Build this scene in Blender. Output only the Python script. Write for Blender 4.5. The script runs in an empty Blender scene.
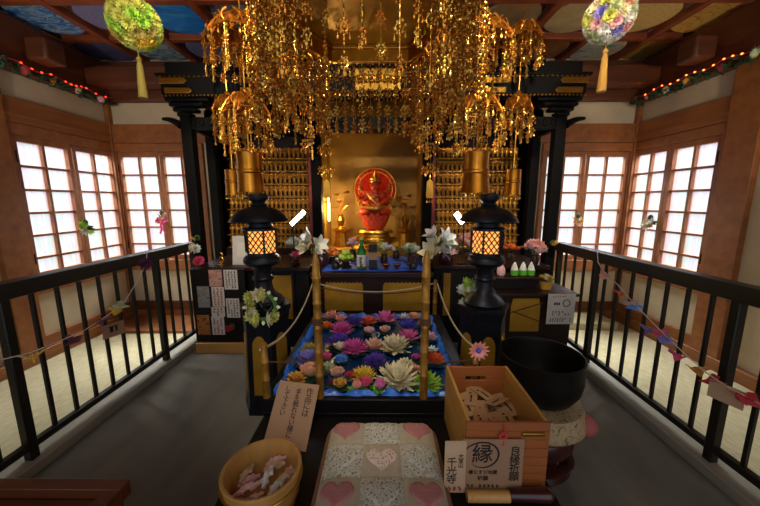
import bpy, math, random
from mathutils import Vector, Matrix, Euler
rnd = random.Random(7)
PI = math.pi
R = math.radians
sc = bpy.context.scene
COL = sc.collection

# ------------------------------------------------------------------ camera
CAM_Z, PITCH, YAW, F = 1.35, R(9.37), R(0.36), 315.0
cam_d = bpy.data.cameras.new('camera')
cam = bpy.data.objects.new('camera', cam_d)
COL.objects.link(cam)
cam.location = (0, 0, CAM_Z)
cam.rotation_euler = (PI / 2 - PITCH, 0, YAW)
cam_d.sensor_width = 36
cam_d.lens = 36 * F / 760
cam_d.clip_start = 0.02
sc.camera = cam
RC = Euler((PI / 2 - PITCH, 0, YAW)).to_matrix()

def at(px, py, X=None, Y=None, Z=None):
    d = RC @ Vector(((px - 380) / F, -(py - 253) / F, -1))
    if X is not None: t = X / d.x
    elif Y is not None: t = Y / d.y
    else: t = (Z - CAM_Z) / d.z
    return Vector((0, 0, CAM_Z)) + d * t

def mpp(px, py, Y):                      # metres per pixel at depth Y
    a, b = at(px, py, Y=Y), at(px + 1, py, Y=Y)
    return (a - b).length

# ------------------------------------------------------------------ materials
def lin(h):
    if isinstance(h, (tuple, list)): c = [x / 255 for x in h]
    else: c = [int(h[i:i + 2], 16) / 255 for i in (0, 2, 4)]
    return tuple((x / 12.92 if x <= .04045 else ((x + .055) / 1.055) ** 2.4) for x in c) + (1,)

MATS = {}
def mat(name, col, rough=.6, metal=0., col2=None, scale=(8, 8, 8), bump=0., emit=None, es=0., detail=4, contrast=.5, spec=.5, sheen=0., trans=0., coat=0.):
    if name in MATS: return MATS[name]
    m = bpy.data.materials.new(name); m.use_nodes = True
    nt = m.node_tree; N = nt.nodes; L = nt.links
    b = N['Principled BSDF']
    b.inputs['Base Color'].default_value = lin(col)
    b.inputs['Roughness'].default_value = rough
    b.inputs['Metallic'].default_value = metal
    b.inputs['Specular IOR Level'].default_value = spec
    if trans: b.inputs['Transmission Weight'].default_value = trans
    if coat: b.inputs['Coat Weight'].default_value = coat; b.inputs['Coat Roughness'].default_value = .15
    if sheen: b.inputs['Sheen Weight'].default_value = sheen
    if emit:
        b.inputs['Emission Color'].default_value = lin(emit); b.inputs['Emission Strength'].default_value = es
    if col2 or bump:
        tc = N.new('ShaderNodeTexCoord'); mp = N.new('ShaderNodeMapping'); mp.inputs['Scale'].default_value = scale
        nz = N.new('ShaderNodeTexNoise'); nz.inputs['Scale'].default_value = 1.0; nz.inputs['Detail'].default_value = detail
        L.new(tc.outputs['Object'], mp.inputs['Vector']); L.new(mp.outputs['Vector'], nz.inputs['Vector'])
        if col2:
            rp = N.new('ShaderNodeValToRGB')
            rp.color_ramp.elements[0].position = .5 - contrast / 2; rp.color_ramp.elements[1].position = .5 + contrast / 2
            rp.color_ramp.elements[0].color = lin(col); rp.color_ramp.elements[1].color = lin(col2)
            L.new(nz.outputs['Fac'], rp.inputs['Fac']); L.new(rp.outputs['Color'], b.inputs['Base Color'])
        if bump:
            bp = N.new('ShaderNodeBump'); bp.inputs['Strength'].default_value = bump; bp.inputs['Distance'].default_value = .01
            L.new(nz.outputs['Fac'], bp.inputs['Height']); L.new(bp.outputs['Normal'], b.inputs['Normal'])
    MATS[name] = m
    return m

def ramp_mat(name, stops, scale, tex='noise', rough=.6, distort=0., detail=4, metal=0., bump=0.):
    """several colours over one procedural texture"""
    if name in MATS: return MATS[name]
    m = bpy.data.materials.new(name); m.use_nodes = True
    nt = m.node_tree; N = nt.nodes; L = nt.links; b = N['Principled BSDF']
    b.inputs['Roughness'].default_value = rough; b.inputs['Metallic'].default_value = metal
    tc = N.new('ShaderNodeTexCoord'); mp = N.new('ShaderNodeMapping'); mp.inputs['Scale'].default_value = scale
    L.new(tc.outputs['Object'], mp.inputs['Vector'])
    if tex == 'noise':
        t = N.new('ShaderNodeTexNoise'); t.inputs['Scale'].default_value = 1; t.inputs['Detail'].default_value = detail; t.inputs['Distortion'].default_value = distort; out = t.outputs['Fac']
    elif tex == 'voronoi':
        t = N.new('ShaderNodeTexVoronoi'); t.inputs['Scale'].default_value = 1; out = t.outputs['Distance']
    else:
        t = N.new('ShaderNodeTexWave'); t.inputs['Scale'].default_value = 1; t.inputs['Distortion'].default_value = distort; t.inputs['Detail'].default_value = detail; out = t.outputs['Fac']
    L.new(mp.outputs['Vector'], t.inputs['Vector'])
    rp = N.new('ShaderNodeValToRGB'); e = rp.color_ramp.elements
    while len(e) < len(stops): e.new(.5)
    for k, (p, c) in enumerate(stops): e[k].position = p; e[k].color = lin(c)
    L.new(out, rp.inputs['Fac']); L.new(rp.outputs['Color'], b.inputs['Base Color'])
    if bump:
        bp = N.new('ShaderNodeBump'); bp.inputs['Strength'].default_value = bump; bp.inputs['Distance'].default_value = .01
        L.new(out, bp.inputs['Height']); L.new(bp.outputs['Normal'], b.inputs['Normal'])
    MATS[name] = m
    return m

def window_mat():
    m = bpy.data.materials.new('bright_window_film'); m.use_nodes = True
    nt = m.node_tree; N = nt.nodes; L = nt.links; b = N['Principled BSDF']
    b.inputs['Base Color'].default_value = (.5, .5, .5, 1); b.inputs['Roughness'].default_value = .3
    tc = N.new('ShaderNodeTexCoord'); mp = N.new('ShaderNodeMapping'); mp.inputs['Scale'].default_value = (13, 13, .8)
    nz = N.new('ShaderNodeTexNoise'); nz.inputs['Scale'].default_value = 1; nz.inputs['Detail'].default_value = 3
    L.new(tc.outputs['Object'], mp.inputs['Vector']); L.new(mp.outputs['Vector'], nz.inputs['Vector'])
    rp = N.new('ShaderNodeValToRGB'); e = rp.color_ramp.elements
    stops = [(.28, '8FB4E6'), (.38, 'F2F6FF'), (.45, 'DACAE8'), (.52, 'FBFDFF'), (.60, 'C0E6D4'), (.66, 'F7FAFF'), (.76, '9CC2EC')]
    while len(e) < len(stops): e.new(.5)
    for k, (p, c) in enumerate(stops): e[k].position = p; e[k].color = lin(c)
    L.new(nz.outputs['Fac'], rp.inputs['Fac']); L.new(rp.outputs['Color'], b.inputs['Emission Color'])
    b.inputs['Emission Strength'].default_value = WIN_E
    tr = N.new('ShaderNodeBsdfTransparent'); mx = N.new('ShaderNodeMixShader'); mx.inputs['Fac'].default_value = .45
    L.new(tr.outputs['BSDF'], mx.inputs[1]); L.new(b.outputs['BSDF'], mx.inputs[2]); L.new(mx.outputs['Shader'], N['Material Output'].inputs['Surface'])
    return m
WIN_E = .68

def M(n): return MATS[n]
mat('honey_wood', '7E4722', .5, col2='A0622F', scale=(14, 14, 14), bump=.05)
mat('honey_wood_long', '7E4722', .5, col2='A36530', scale=(2, 2, 22), bump=.05)
mat('upper_wood', '4C240E', .55, col2='6A3614', scale=(3, 3, 14), bump=.05)
mat('ceiling_wood', '74351A', .5, col2='964C26', scale=(6, 6, 6))
mat('ceiling_board', '4A2410', .6, col2='5C3018', scale=(6, 6, 6))
mat('plaster', 'BDA987', .9, col2='CDBB9B', scale=(5, 5, 5), bump=.06)
mat('straw', 'B4A67A', .95, col2='D2C69E', scale=(60, 14, 60), bump=.35)
mat('kerb_wood', '8A8472', .5, col2='A8A18E', scale=(8, 2, 8))
mat('carpet', '665F52', .95, col2='7C7465', scale=(7, 2.2, 7), bump=.1, detail=8)
mat('rail_wood', '1C1811', .4, col2='28231A', scale=(6, 3, 6), spec=.35)
mat('black_lacquer', '0E0C0C', .4, col2='161312', scale=(5, 5, 5), spec=.25)
mat('dark_lacquer', '22100B', .4, col2='2E1710', scale=(5, 5, 5), spec=.3)
mat('lantern_metal', '15171C', .42, .5, col2='22242B', scale=(12, 12, 12), bump=.05)
mat('gold', 'C68A2C', .3, 1., col2='E2B04A', scale=(20, 20, 20))
mat('pendant_gold', 'C08A2C', .28, 1., col2='E6BC5C', scale=(30, 30, 30))
mat('old_gold', 'A06C22', .4, .75, col2='D8A244', scale=(30, 30, 30))
mat('orange_gold', '9C5618', .38, .85, col2='D08A2E', scale=(30, 30, 30))
mat('gold_leaf', 'A87A22', .4, .55, col2='C9982F', scale=(9, 9, 9))
mat('gold_wall', '8A6216', .6, .12, col2='AA7E22', scale=(4, 4, 4))
mat('canopy_black', '070606', .65, col2='0C0B0B', scale=(5, 5, 5), spec=.12)
mat('tube_gold', 'A8661C', .3, 1., col2='C98A30', scale=(14, 14, 14))
mat('tassel_olive', '5E5418', .8, col2='7A6C26', scale=(60, 60, 6))
mat('tassel_gold', '8A6420', .8, col2='A87C30', scale=(60, 60, 6))
mat('vermilion', 'B23316', .4, col2='8E2410', scale=(15, 15, 15))
mat('lacquer_red', '7A0C03', .8, col2='A41E06', scale=(18, 18, 18), spec=.1)
mat('statue_red', '96200A', .45, col2='BA3C12', scale=(25, 25, 25), spec=.25)
mat('coral', 'C44426', .5, col2='A83018', scale=(30, 30, 30))
mat('light_wood', 'B98440', .45, col2='D3A057', scale=(4, 30, 4), bump=.04)
mat('box_wood_lit', 'AE7C32', .5, col2='CC9A48', scale=(24, 3, 24), bump=.04)  # box sides: light falling on the inner wall is put into this yellower colour
mat('box_front_wood', '8E4C20', .5, col2='A65E2C', scale=(3, 24, 24), bump=.04)
mat('tub_wood', 'A87638', .45, col2='C2924E', scale=(22, 22, 3), bump=.04)
mat('brown_wood', '4A2411', .35, col2='6B371A', scale=(4, 20, 20))
mat('bamboo', '6E4614', .4, .35, col2='B8862E', scale=(50, 50, 30), bump=.2)
mat('rope', 'CFC09A', .9, col2='B8A67E', scale=(60, 60, 60))
mat('twine', '4E2E18', .9)
mat('string', 'D8D0C0', .9)
mat('blue_sheet', '1A52B8', .3, col2='2E7BE0', scale=(7, 7, 7), bump=.5)
mat('water', '0E2E5A', .08, col2='143F70', scale=(6, 6, 6), bump=.2)
mat('blue_cloth', '1B3FA6', .6, col2='2C62D4', scale=(9, 9, 9))
mat('paper_tan', '94704F', .8, col2='A27E60', scale=(5, 5, 5))
mat('slip_paper', '9E7850', .8, col2='B58E64', scale=(9, 9, 9))
mat('riser_brown', '3C1A0A', .5, col2='4A2410', scale=(20, 20, 20))
mat('paper_cream', 'C9A987', .8, col2='B99670', scale=(9, 9, 9))
mat('paper_white', 'D6D0C6', .8, col2='C4BCB0', scale=(9, 9, 9))
mat('paper_pink', 'D39A94', .8, col2='E6BDB4', scale=(20, 20, 20))
mat('ink', '120C0A', .7)
mat('red_ink', 'A8322A', .7)
mat('quilt_cream', 'B9AC92', .9, col2='AC9E82', scale=(30, 30, 30), bump=.2)
mat('quilt_binding', '8E6848', .9, col2='7C593C', scale=(40, 40, 40))
mat('heart_pink', 'A66A66', .9, col2='B87E78', scale=(40, 90, 40), bump=.1)
ramp_mat('quilt_floral', [(.0, 'B8756E'), (.22, '77766A'), (.36, 'B9B7A6'), (.5, 'CFC9B6'), (.75, 'A7A896')], (70, 70, 70), 'voronoi', .9)
ramp_mat('heart_floral', [(.0, 'A8484A'), (.25, 'C07A74'), (.42, 'D6C6B4'), (.8, 'DCCDBA')], (110, 110, 110), 'voronoi', .9)
ramp_mat('brocade', [(.25, '5E4C36'), (.42, 'B09468'), (.55, 'BFA67C'), (.66, '6E5A40'), (.75, '8E4A40')], (34, 34, 34), 'noise', .8, 1.5)
mat('brocade_pink', 'B7645A', .8, col2='A4554C', scale=(14, 14, 14))
mat('stand_red', '2E100E', .3, col2='4A1A16', scale=(12, 12, 12), coat=.4)
mat('bell_bronze', '16130F', .45, .6, col2='26211A', scale=(10, 10, 10), bump=.05)
mat('lamp_paper', 'F0B870', .8, emit='FFA048', es=1.25)
mat('led_white', 'FFFFFF', .5, emit='F4F7FF', es=14)
mat('led_warm', 'FFFFFF', .5, emit='FFE0A8', es=7)
mat('fairy_red', 'FF3010', .5, emit='FF2A10', es=6)
mat('fairy_amber', 'FF8040', .5, emit='FF6A28', es=6)
mat('leaf', '2E5A22', .6, col2='4A7C30', scale=(30, 30, 30))
mat('leaf_dark', '1C3A20', .6, col2='2C5230', scale=(30, 30, 30))
mat('leaf_bright', '4FA02A', .5, col2='6FC23A', scale=(30, 30, 30))
mat('pad_blue', '0F4A66', .4, col2='176A80', scale=(20, 20, 20))
mat('white_acrylic', 'C9C6BE', .3, col2='B0ACA4', scale=(4, 4, 4))
mat('bottle_green', '2C8A2E', .1, trans=.3)
mat('black_plastic', '0A0A0C', .35)
mat('brass', 'C9A24A', .3, 1.)
mat('clear_glass', 'DDE6E8', .05, trans=.8)
mat('iron', '15110F', .4, .7)
PETAL = {
 'salmon': ('E08A74', 'EBA994'), 'orange': ('E0661E', 'F29436'), 'purple': ('4A2A9A', '6B46BE'), 'orangered': ('D8481E', 'EE7A34'),
 'pink': ('D84C9C', 'F08CC4'), 'magenta': ('C82E8E', 'E66AB6'), 'cream': ('DCCFA0', 'F0E6C2'), 'rosecream': ('E0BE9A', 'E8A08C'),
 'violet': ('3E36A8', '6A5CD0'), 'white': ('D8D8D0', 'EFEFEA'), 'peach': ('E6A27C', 'F2C29C'), 'yellow': ('DEB41C', 'F2D548'),
 'palepink': ('E2A6AA', 'F0C6C6'), 'hotpink': ('D83A70', 'EA6490'), 'lime': ('8CBE2A', 'B8DC50'), 'lilac': ('6C62B4', '9E98DC'),
 'olive': ('9A8A34', 'C0AE54'), 'red': ('B8202A', 'D84040'), 'maroon': ('5A1E40', '7A3058'), 'ochre': ('C88A24', 'E4AE3C'), 'palegreen': ('A8B87C', 'D2D6A8'),
 'yellowgreen': ('B4B83A', 'E0DE7A'), 'skyblue': ('3A86D8', '70B0EE')}
for k, (a, b) in PETAL.items():
    mat('petal_' + k, a, .7, col2=b, scale=(30, 30, 30), sheen=.1)
MATS['window'] = window_mat()

# ------------------------------------------------------------------ mesh builder
class MB:
    def __init__(s, M=None):
        s.v, s.f, s.m, s.mi, s.M = [], [], [], 0, M
    def _add(s, vs, fs):
        b = len(s.v)
        if s.M is not None: vs = [tuple(s.M @ Vector(p)) for p in vs]
        s.v.extend([tuple(p) for p in vs]); s.f.extend([tuple(b + i for i in f) for f in fs]); s.m.extend([s.mi] * len(fs))
    def box(s, c, d, rot=None):
        x, y, z = [q / 2 for q in d]; c = Vector(c)
        vs = [Vector(p) for p in ((-x, -y, -z), (x, -y, -z), (x, y, -z), (-x, y, -z), (-x, -y, z), (x, -y, z), (x, y, z), (-x, y, z))]
        if rot is not None:
            rm = rot if isinstance(rot, Matrix) else Euler(rot).to_matrix()
            vs = [rm @ p for p in vs]
        s._add([c + p for p in vs], [(0, 3, 2, 1), (4, 5, 6, 7), (0, 1, 5, 4), (1, 2, 6, 5), (2, 3, 7, 6), (3, 0, 4, 7)])
        return s
    def bb(s, a, b):
        return s.box([(a[i] + b[i]) / 2 for i in range(3)], [abs(b[i] - a[i]) for i in range(3)])
    def cyl(s, p, q, r, r2=None, n=10, caps=True):
        p, q = Vector(p), Vector(q); r2 = r if r2 is None else r2
        d = (q - p).normalized(); a = Vector((0, 0, 1)) if abs(d.z) < .9 else Vector((1, 0, 0))
        u = d.cross(a).normalized(); w = d.cross(u)
        vs = [p + (u * math.cos(2 * PI * k / n) + w * math.sin(2 * PI * k / n)) * r for k in range(n)] + \
             [q + (u * math.cos(2 * PI * k / n) + w * math.sin(2 * PI * k / n)) * r2 for k in range(n)]
        fs = [(k, (k + 1) % n, n + (k + 1) % n, n + k) for k in range(n)]
        if caps: fs += [tuple(range(n))[::-1], tuple(range(n, 2 * n))]
        s._add(vs, fs); return s
    def tube(s, pts, r, n=6, caps=True):
        pts = [Vector(p) for p in pts]; K = len(pts); vs, fs = [], []
        rr = r if isinstance(r, (list, tuple)) else [r] * K
        u = None
        for i, p in enumerate(pts):
            d = (pts[min(i + 1, K - 1)] - pts[max(i - 1, 0)]).normalized()
            if u is None:
                a = Vector((0, 0, 1)) if abs(d.z) < .9 else Vector((1, 0, 0)); u = d.cross(a).normalized()
            else:
                u = (u - d * u.dot(d)); u = u.normalized() if u.length > 1e-6 else d.cross(Vector((0, 0, 1))).normalized()
            w = d.cross(u)
            vs += [p + (u * math.cos(2 * PI * k / n) + w * math.sin(2 * PI * k / n)) * rr[i] for k in range(n)]
        for i in range(K - 1):
            fs += [(i * n + k, i * n + (k + 1) % n, (i + 1) * n + (k + 1) % n, (i + 1) * n + k) for k in range(n)]
        if caps: fs += [tuple(range(n))[::-1], tuple(range((K - 1) * n, K * n))]
        s._add(vs, fs); return s
    def lathe(s, prof, n=16, c=(0, 0, 0), sy=1., phase=0., tilt=None):
        vs, fs = [], []; c = Vector(c)
        for (r, z) in prof:
            r = max(r, 1e-4)
            for k in range(n):
                a = 2 * PI * k / n + phase
                p = Vector((r * math.cos(a), r * math.sin(a) * sy, z))
                if tilt is not None: p = tilt @ p
                vs.append(c + p)
        K = len(prof)
        for i in range(K - 1):
            fs += [(i * n + k, i * n + (k + 1) % n, (i + 1) * n + (k + 1) % n, (i + 1) * n + k) for k in range(n)]
        fs += [tuple(range(n))[::-1], tuple(range((K - 1) * n, K * n))]
        s._add(vs, fs); return s
    def ball(s, c, r, n=10, m=6):
        rx, ry, rz = (r, r, r) if not isinstance(r, (tuple, list)) else r
        c = Vector(c); vs, fs = [], []
        for i in range(m + 1):
            t = PI * i / m
            for k in range(n):
                a = 2 * PI * k / n
                vs.append(c + Vector((rx * math.sin(t) * math.cos(a), ry * math.sin(t) * math.sin(a), -rz * math.cos(t))))
        for i in range(m):
            fs += [(i * n + k, i * n + (k + 1) % n, (i + 1) * n + (k + 1) % n, (i + 1) * n + k) for k in range(n)]
        s._add(vs, fs); return s
    def torus(s, c, Rr, r, n=16, m=6, rot=None):
        vs, fs = [], []; c = Vector(c)
        for i in range(n):
            a = 2 * PI * i / n
            for k in range(m):
                b = 2 * PI * k / m
                p = Vector(((Rr + r * math.cos(b)) * math.cos(a), (Rr + r * math.cos(b)) * math.sin(a), r * math.sin(b)))
                if rot is not None: p = rot @ p
                vs.append(c + p)
        for i in range(n):
            for k in range(m):
                fs.append((i * m + k, ((i + 1) % n) * m + k, ((i + 1) % n) * m + (k + 1) % m, i * m + (k + 1) % m))
        s._add(vs, fs); return s
    def prism(s, pts, h0, h1, X=None):
        """polygon in local xy extruded along local z, X maps local to place"""
        n = len(pts); vs = [Vector((p[0], p[1], h0)) for p in pts] + [Vector((p[0], p[1], h1)) for p in pts]
        if X is not None: vs = [X @ p for p in vs]
        s._add(vs, [tuple(range(n))[::-1], tuple(range(n, 2 * n))] + [(k, (k + 1) % n, n + (k + 1) % n, n + k) for k in range(n)]); return s
    def grid(s, fn, nu, nv, mfn=None):
        vs = [fn(i / nu, j / nv) for j in range(nv + 1) for i in range(nu + 1)]
        b = len(s.v); 
        fs = [(j * (nu + 1) + i, j * (nu + 1) + i + 1, (j + 1) * (nu + 1) + i + 1, (j + 1) * (nu + 1) + i) for j in range(nv) for i in range(nu)]
        s._add(vs, fs)
        if mfn:
            k = len(s.m) - nu * nv
            for j in range(nv):
                for i in range(nu): s.m[k + j * nu + i] = mfn((i + .5) / nu, (j + .5) / nv)
        return s
    def petal(s, X, L, W, cup=.25, tip=1., nu=4, nv=4, curl=0.):
        """pointed petal growing along local +x, bowl up +z, placed by X"""
        def fn(u, v):
            x = L * v; prof = math.sin(PI * min(1, (v * .86 + .10)) ** (.9)) if tip else math.sin(PI * (v * .8 + .1))
            w = W * .5 * max(prof, .04 if v > .5 else .25)
            t = (u - .5) * 2
            z = cup * L * (v * v) + cup * W * .6 * t * t - curl * L * max(0, v - .6) ** 2 * 4
            return X @ Vector((x, w * t, z))
        s.grid(fn, nu, nv); return s
    def mesh(s, name, mats, smooth=True, angle=35, shift=None):
        me = bpy.data.meshes.new(name)
        sh = Vector(shift) if shift is not None else Vector((0, 0, 0))
        me.from_pydata([tuple(Vector(p) - sh) for p in s.v], [], s.f)
        if not isinstance(mats, (list, tuple)): mats = [mats]
        for m_ in mats: me.materials.append(M(m_) if isinstance(m_, str) else m_)
        me.polygons.foreach_set('material_index', s.m)
        if smooth:
            me.polygons.foreach_set('use_smooth', [True] * len(me.polygons))
            try: me.set_sharp_from_angle(angle=R(angle))
            except Exception: pass
        me.update()
        return me

ORG = {}                                   # world origin of every object built so far
def obj(name, mb, mats, parent=None, smooth=True, bevel=0., local=False, angle=35):
    """link a builder as ONE mesh object; points are world points unless local"""
    if local: org = Vector((0, 0, 0)); base = Vector((0, 0, 0))
    else:
        xs = [p[0] for p in mb.v]; ys = [p[1] for p in mb.v]; zs = [p[2] for p in mb.v]
        org = Vector(((min(xs) + max(xs)) / 2, (min(ys) + max(ys)) / 2, min(zs)))
    me = mb.mesh(name, mats, smooth, angle, shift=org)
    o = bpy.data.objects.new(name, me); COL.objects.link(o)
    if parent is not None:
        o.parent = parent; o.location = org - ORG.get(parent.name, Vector((0, 0, 0))) if not local else (0, 0, 0)
    else: o.location = org
    ORG[o.name] = Vector(org) if not local else Vector(ORG.get(parent.name, (0, 0, 0))) if parent is not None else Vector((0, 0, 0))
    if bevel:
        b = o.modifiers.new('bevel', 'BEVEL'); b.width = bevel; b.segments = 2; b.limit_method = 'ANGLE'; b.angle_limit = R(50)
    return o

def tag(o, label, cat, group=None):
    o['label'] = label; o['category'] = cat
    if group: o['group'] = group
    return o
def thing(name, label, cat, loc=(0, 0, 0), group=None):
    o = bpy.data.objects.new(name, None); COL.objects.link(o); o.location = loc; o.empty_display_size = .05
    ORG[o.name] = Vector(loc)
    return tag(o, label, cat, group)
def struct(name, mb, mats, parent=None, smooth=True, bevel=0.):
    o = obj(name, mb, mats, parent, smooth, bevel)
    if parent is None: o['kind'] = 'structure'
    return o
def copy_tree(o, parent=None):
    c = o.copy(); COL.objects.link(c); c.parent = parent
    for ch in list(o.children): copy_tree(ch, c)
    return c

def text(name, body, size, matname, X, parent, spacing=1., align='CENTER', ext=.0006):
    """lettering as a mesh part; X places the text's own xy plane"""
    cu = bpy.data.curves.new('lettering', 'FONT'); cu.body = body; cu.size = size; cu.align_x = align; cu.align_y = 'CENTER'
    cu.extrude = ext; cu.offset = size * .005; cu.space_line = spacing; cu.resolution_u = 2
    t = bpy.data.objects.new('lettering', cu); COL.objects.link(t)
    bpy.context.view_layer.update()
    dg = bpy.context.evaluated_depsgraph_get()
    me = bpy.data.meshes.new_from_object(t.evaluated_get(dg)); me.materials.clear(); me.materials.append(M(matname))
    bpy.data.objects.remove(t); bpy.data.curves.remove(cu)
    po = ORG[parent.name]
    me.transform(Matrix.Translation(-po) @ X)
    o = bpy.data.objects.new(name, me); COL.objects.link(o); o.parent = parent
    return o

def frame_mtx(o, x, y):
    x = Vector(x).normalized(); y = Vector(y); y = (y - x * x.dot(y)).normalized(); z = x.cross(y)
    m = Matrix((x, y, z)).transposed().to_4x4(); m.translation = Vector(o); return m
# ------------------------------------------------------------------ the room
XL, XR, YB, YF, ZC = -2.93, 2.72, 3.54, -1.2, 2.80
XC = -.07
m = MB(); m.bb((XL - .1, YF, -.1), (XR + .1, YB + .6, 0))
o = struct('floor', m, 'straw')
m = MB(); m.bb((-1.725, YF, 0), (1.60, 3.5, .004))
o = struct('floor_carpet', m, 'carpet'); 
# sills the railings stand on
m = MB(); m.bb((-1.86, YF, 0), (-1.725, 3.0, .06)); struct('trim_1', m, 'kerb_wood', bevel=.006)
m = MB(); m.bb((1.60, YF, 0), (1.735, 3.0, .06)); struct('trim_2', m, 'kerb_wood', bevel=.006)
# raised boards in the corners
m = MB(); m.bb((XL + .01, 3.06, 0), (-1.93, YB - .02, .03))
struct('floor_boards', m, 'honey_wood')
m = MB(); m.bb((1.80, 3.18, 0), (2.50, YB - .02, .075)); struct('floor_step', m, 'straw', bevel=.01)

PZ = [.75, .87, 1.06, 1.25, 1.44, 1.63, 1.82]        # pane rows
def MX(o, u, d):                                     # local (u along wall, d into room, w up)
    return Matrix((( u[0], d[0], 0, o[0]), (u[1], d[1], 0, o[1]), (0, 0, 1, o[2]), (0, 0, 0, 1)))
SIDE = {'left': MX((XL, 0, 0), (0, 1), (1, 0)), 'right': MX((XR, 0, 0), (0, 1), (-1, 0)), 'back': MX((0, YB, 0), (1, 0), (0, -1))}

def wall(name, X, u0, u1, openings):
    w = MB(X)
    lo, hi = .60, 1.93
    w.bb((u0, -.10, 0), (u1, 0, lo)); w.bb((u0, -.10, hi), (u1, 0, 2.80))
    cur = u0
    for a, b in openings:
        w.bb((cur, -.10, lo), (a, 0, hi)); cur = b
    w.bb((cur, -.10, lo), (u1, 0, hi))
    return struct(name, w, 'plaster', smooth=False)
wall('wall_left', SIDE['left'], YF, YB, [(2.50, 3.52)])
wall('wall_right', SIDE['right'], YF, YB, [(2.56, 3.52)])
wb = wall('wall_back', SIDE['back'], XL - .1, -1.88, [(-2.90, -1.93)])
w = wall('wall_back_right', SIDE['back'], 1.69, XR + .1, [(1.715, 2.68)])
# back wall above and behind the altar recess
m = MB(); m.bb((-1.88, YB, 2.20), (1.69, YB + .1, 2.80)); struct('wall_back_upper', m, 'black_lacquer')
m = MB()
m.bb((-1.90, YB, 0), (-1.88, 4.25, 2.3)); m.bb((1.69, YB, 0), (1.71, 4.25, 2.3)); m.bb((-1.9, 4.23, 0), (1.71, 4.25, 2.3)); m.bb((-1.9, YB, 2.2), (1.71, 4.25, 2.3)); m.bb((-1.9, YB, 0), (1.71, 4.25, .02))
struct('wall_alcove', m, 'dark_lacquer')

wn = 0
def window(X, sashes, u0, u1, hinge_right=True):
    """two sashes of small panes in a wooden frame; sashes = [(first, last pane edge) ...]"""
    global wn; wn += 1
    f = MB(X)
    f.bb((u0, -.07, .57), (u1, .035, .69)); f.bb((u0, -.07, 1.875), (u1, .035, 1.96))
    f.bb((u0, -.07, .69), (u0 + .035, .035, 1.875)); f.bb((u1 - .035, -.07, .69), (u1, .035, 1.875))
    fo = struct('window_%d' % wn, f, 'honey_wood', bevel=.004)
    for a, b in sashes:
        st = .034
        s = MB(X)
        s.bb((a - st, -.045, PZ[0] - .05), (a, .02, PZ[-1] + .05)); s.bb((b, -.045, PZ[0] - .05), (b + st, .02, PZ[-1] + .05))
        s.bb((a, -.045, PZ[0] - .05), (b, .02, PZ[0])); s.bb((a, -.045, PZ[-1]), (b, .02, PZ[-1] + .05))
        mid = (a + b) / 2
        s.bb((mid - .011, -.035, PZ[0]), (mid + .011, .012, PZ[-1]))
        for z in PZ[1:-1]: s.bb((a, -.033, z - .010), (b, .010, z + .010))
        so = struct('sash', s, 'honey_wood', fo)
        p = MB(X); p.bb((a - .005, -.022, PZ[0] - .005), (b + .005, -.016, PZ[-1] + .005))
        struct('pane', p, 'window', so, smooth=False)
        hh = MB(X)
        for z in (PZ[0] + .12, PZ[-1] - .12): hh.bb((a - st - .014, .02, z - .045), (a - st + .010, .034, z + .045))
        if a == sashes[0][0]: struct('hinge', hh, 'iron', so)
    return fo
window(SIDE['left'], [(2.60, 3.01), (3.09, 3.485)], 2.53, YB - .005)
window(SIDE['right'], [(2.66, 3.045), (3.12, 3.485)], 2.59, YB - .005)
window(SIDE['back'], [(-2.84, -2.455), (-2.375, -1.985)], XL + .03, -1.93)
window(SIDE['back'], [(1.78, 2.155), (2.235, 2.62)], 1.72, XR - .03)

# wooden posts and beams of the walls
tn = [2]
def trim(m, mt='honey_wood', bevel=.004):
    tn[0] += 1; return struct('trim_%d' % tn[0], m, mt, bevel=bevel)
for s, X, up, uo in (('left', SIDE['left'], 2.44, 2.53), ('right', SIDE['right'], 2.46, 2.59)):
    m = MB(X); m.bb((up - .10, 0, 0), (uo, .05, 2.37)); trim(m)                       # jamb post
    m = MB(X); m.bb((YF, 0, 1.965), (YB, .035, 2.155)); trim(m, 'honey_wood_long')    # lintel
    m = MB(X); m.bb((YF, .036, 2.02), (YB, .048, 2.035)); trim(m, 'honey_wood_long', 0)
    m = MB(X); m.bb((uo, 0, .10), (YB, .03, .20)); trim(m, 'honey_wood_long')         # base rail
    m = MB(X); m.bb((YF, 0, .0), (YB, .055, .10)); trim(m, 'honey_wood_long')
    m = MB(X); m.bb((YF, 0, 2.37), (YB, .10, 2.75)); trim(m, 'upper_wood', .02)       # big beam under the ceiling
    m = MB(X); m.bb((YF, 0, 2.35), (YB, .12, 2.385)); trim(m, 'upper_wood')
    for y in (.9, 1.7):
        m = MB(X); m.bb((y, 0, 0), (y + .10, .05, 2.37)); trim(m)
    m = MB(X); m.bb((YB - .05, 0, 0), (YB, .05, 2.37)); trim(m)
for a, b in ((XL, -1.86), (1.67, XR)):
    X = SIDE['back']
    m = MB(X); m.bb((a, 0, 1.965), (b, .035, 2.155)); trim(m)
    m = MB(X); m.bb((a, 0, 2.37), (b, .10, 2.75)); trim(m, 'upper_wood', .02)
    m = MB(X); m.bb((a, .03, .10), (b, .04, .21)); trim(m, 'upper_wood' if a > 0 else 'brown_wood')
    m = MB(X); m.bb((a, 0, 0), (b, .03, .10)); trim(m, 'honey_wood')
# square beam ends jutting under the ceiling in the two corners
for x, y in ((-2.56, 3.30), (-2.83 + .12, 2.75), (2.40, 3.30), (2.50, 2.75)):
    m = MB(); m.box((x, y, 2.53), (.17, .17, .17)); trim(m, 'upper_wood', .02)
m = MB(); m.bb((XL + .1, 3.2, 2.45), (XR - .1, 3.38, 2.62)); trim(m, 'upper_wood', .02)

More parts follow.
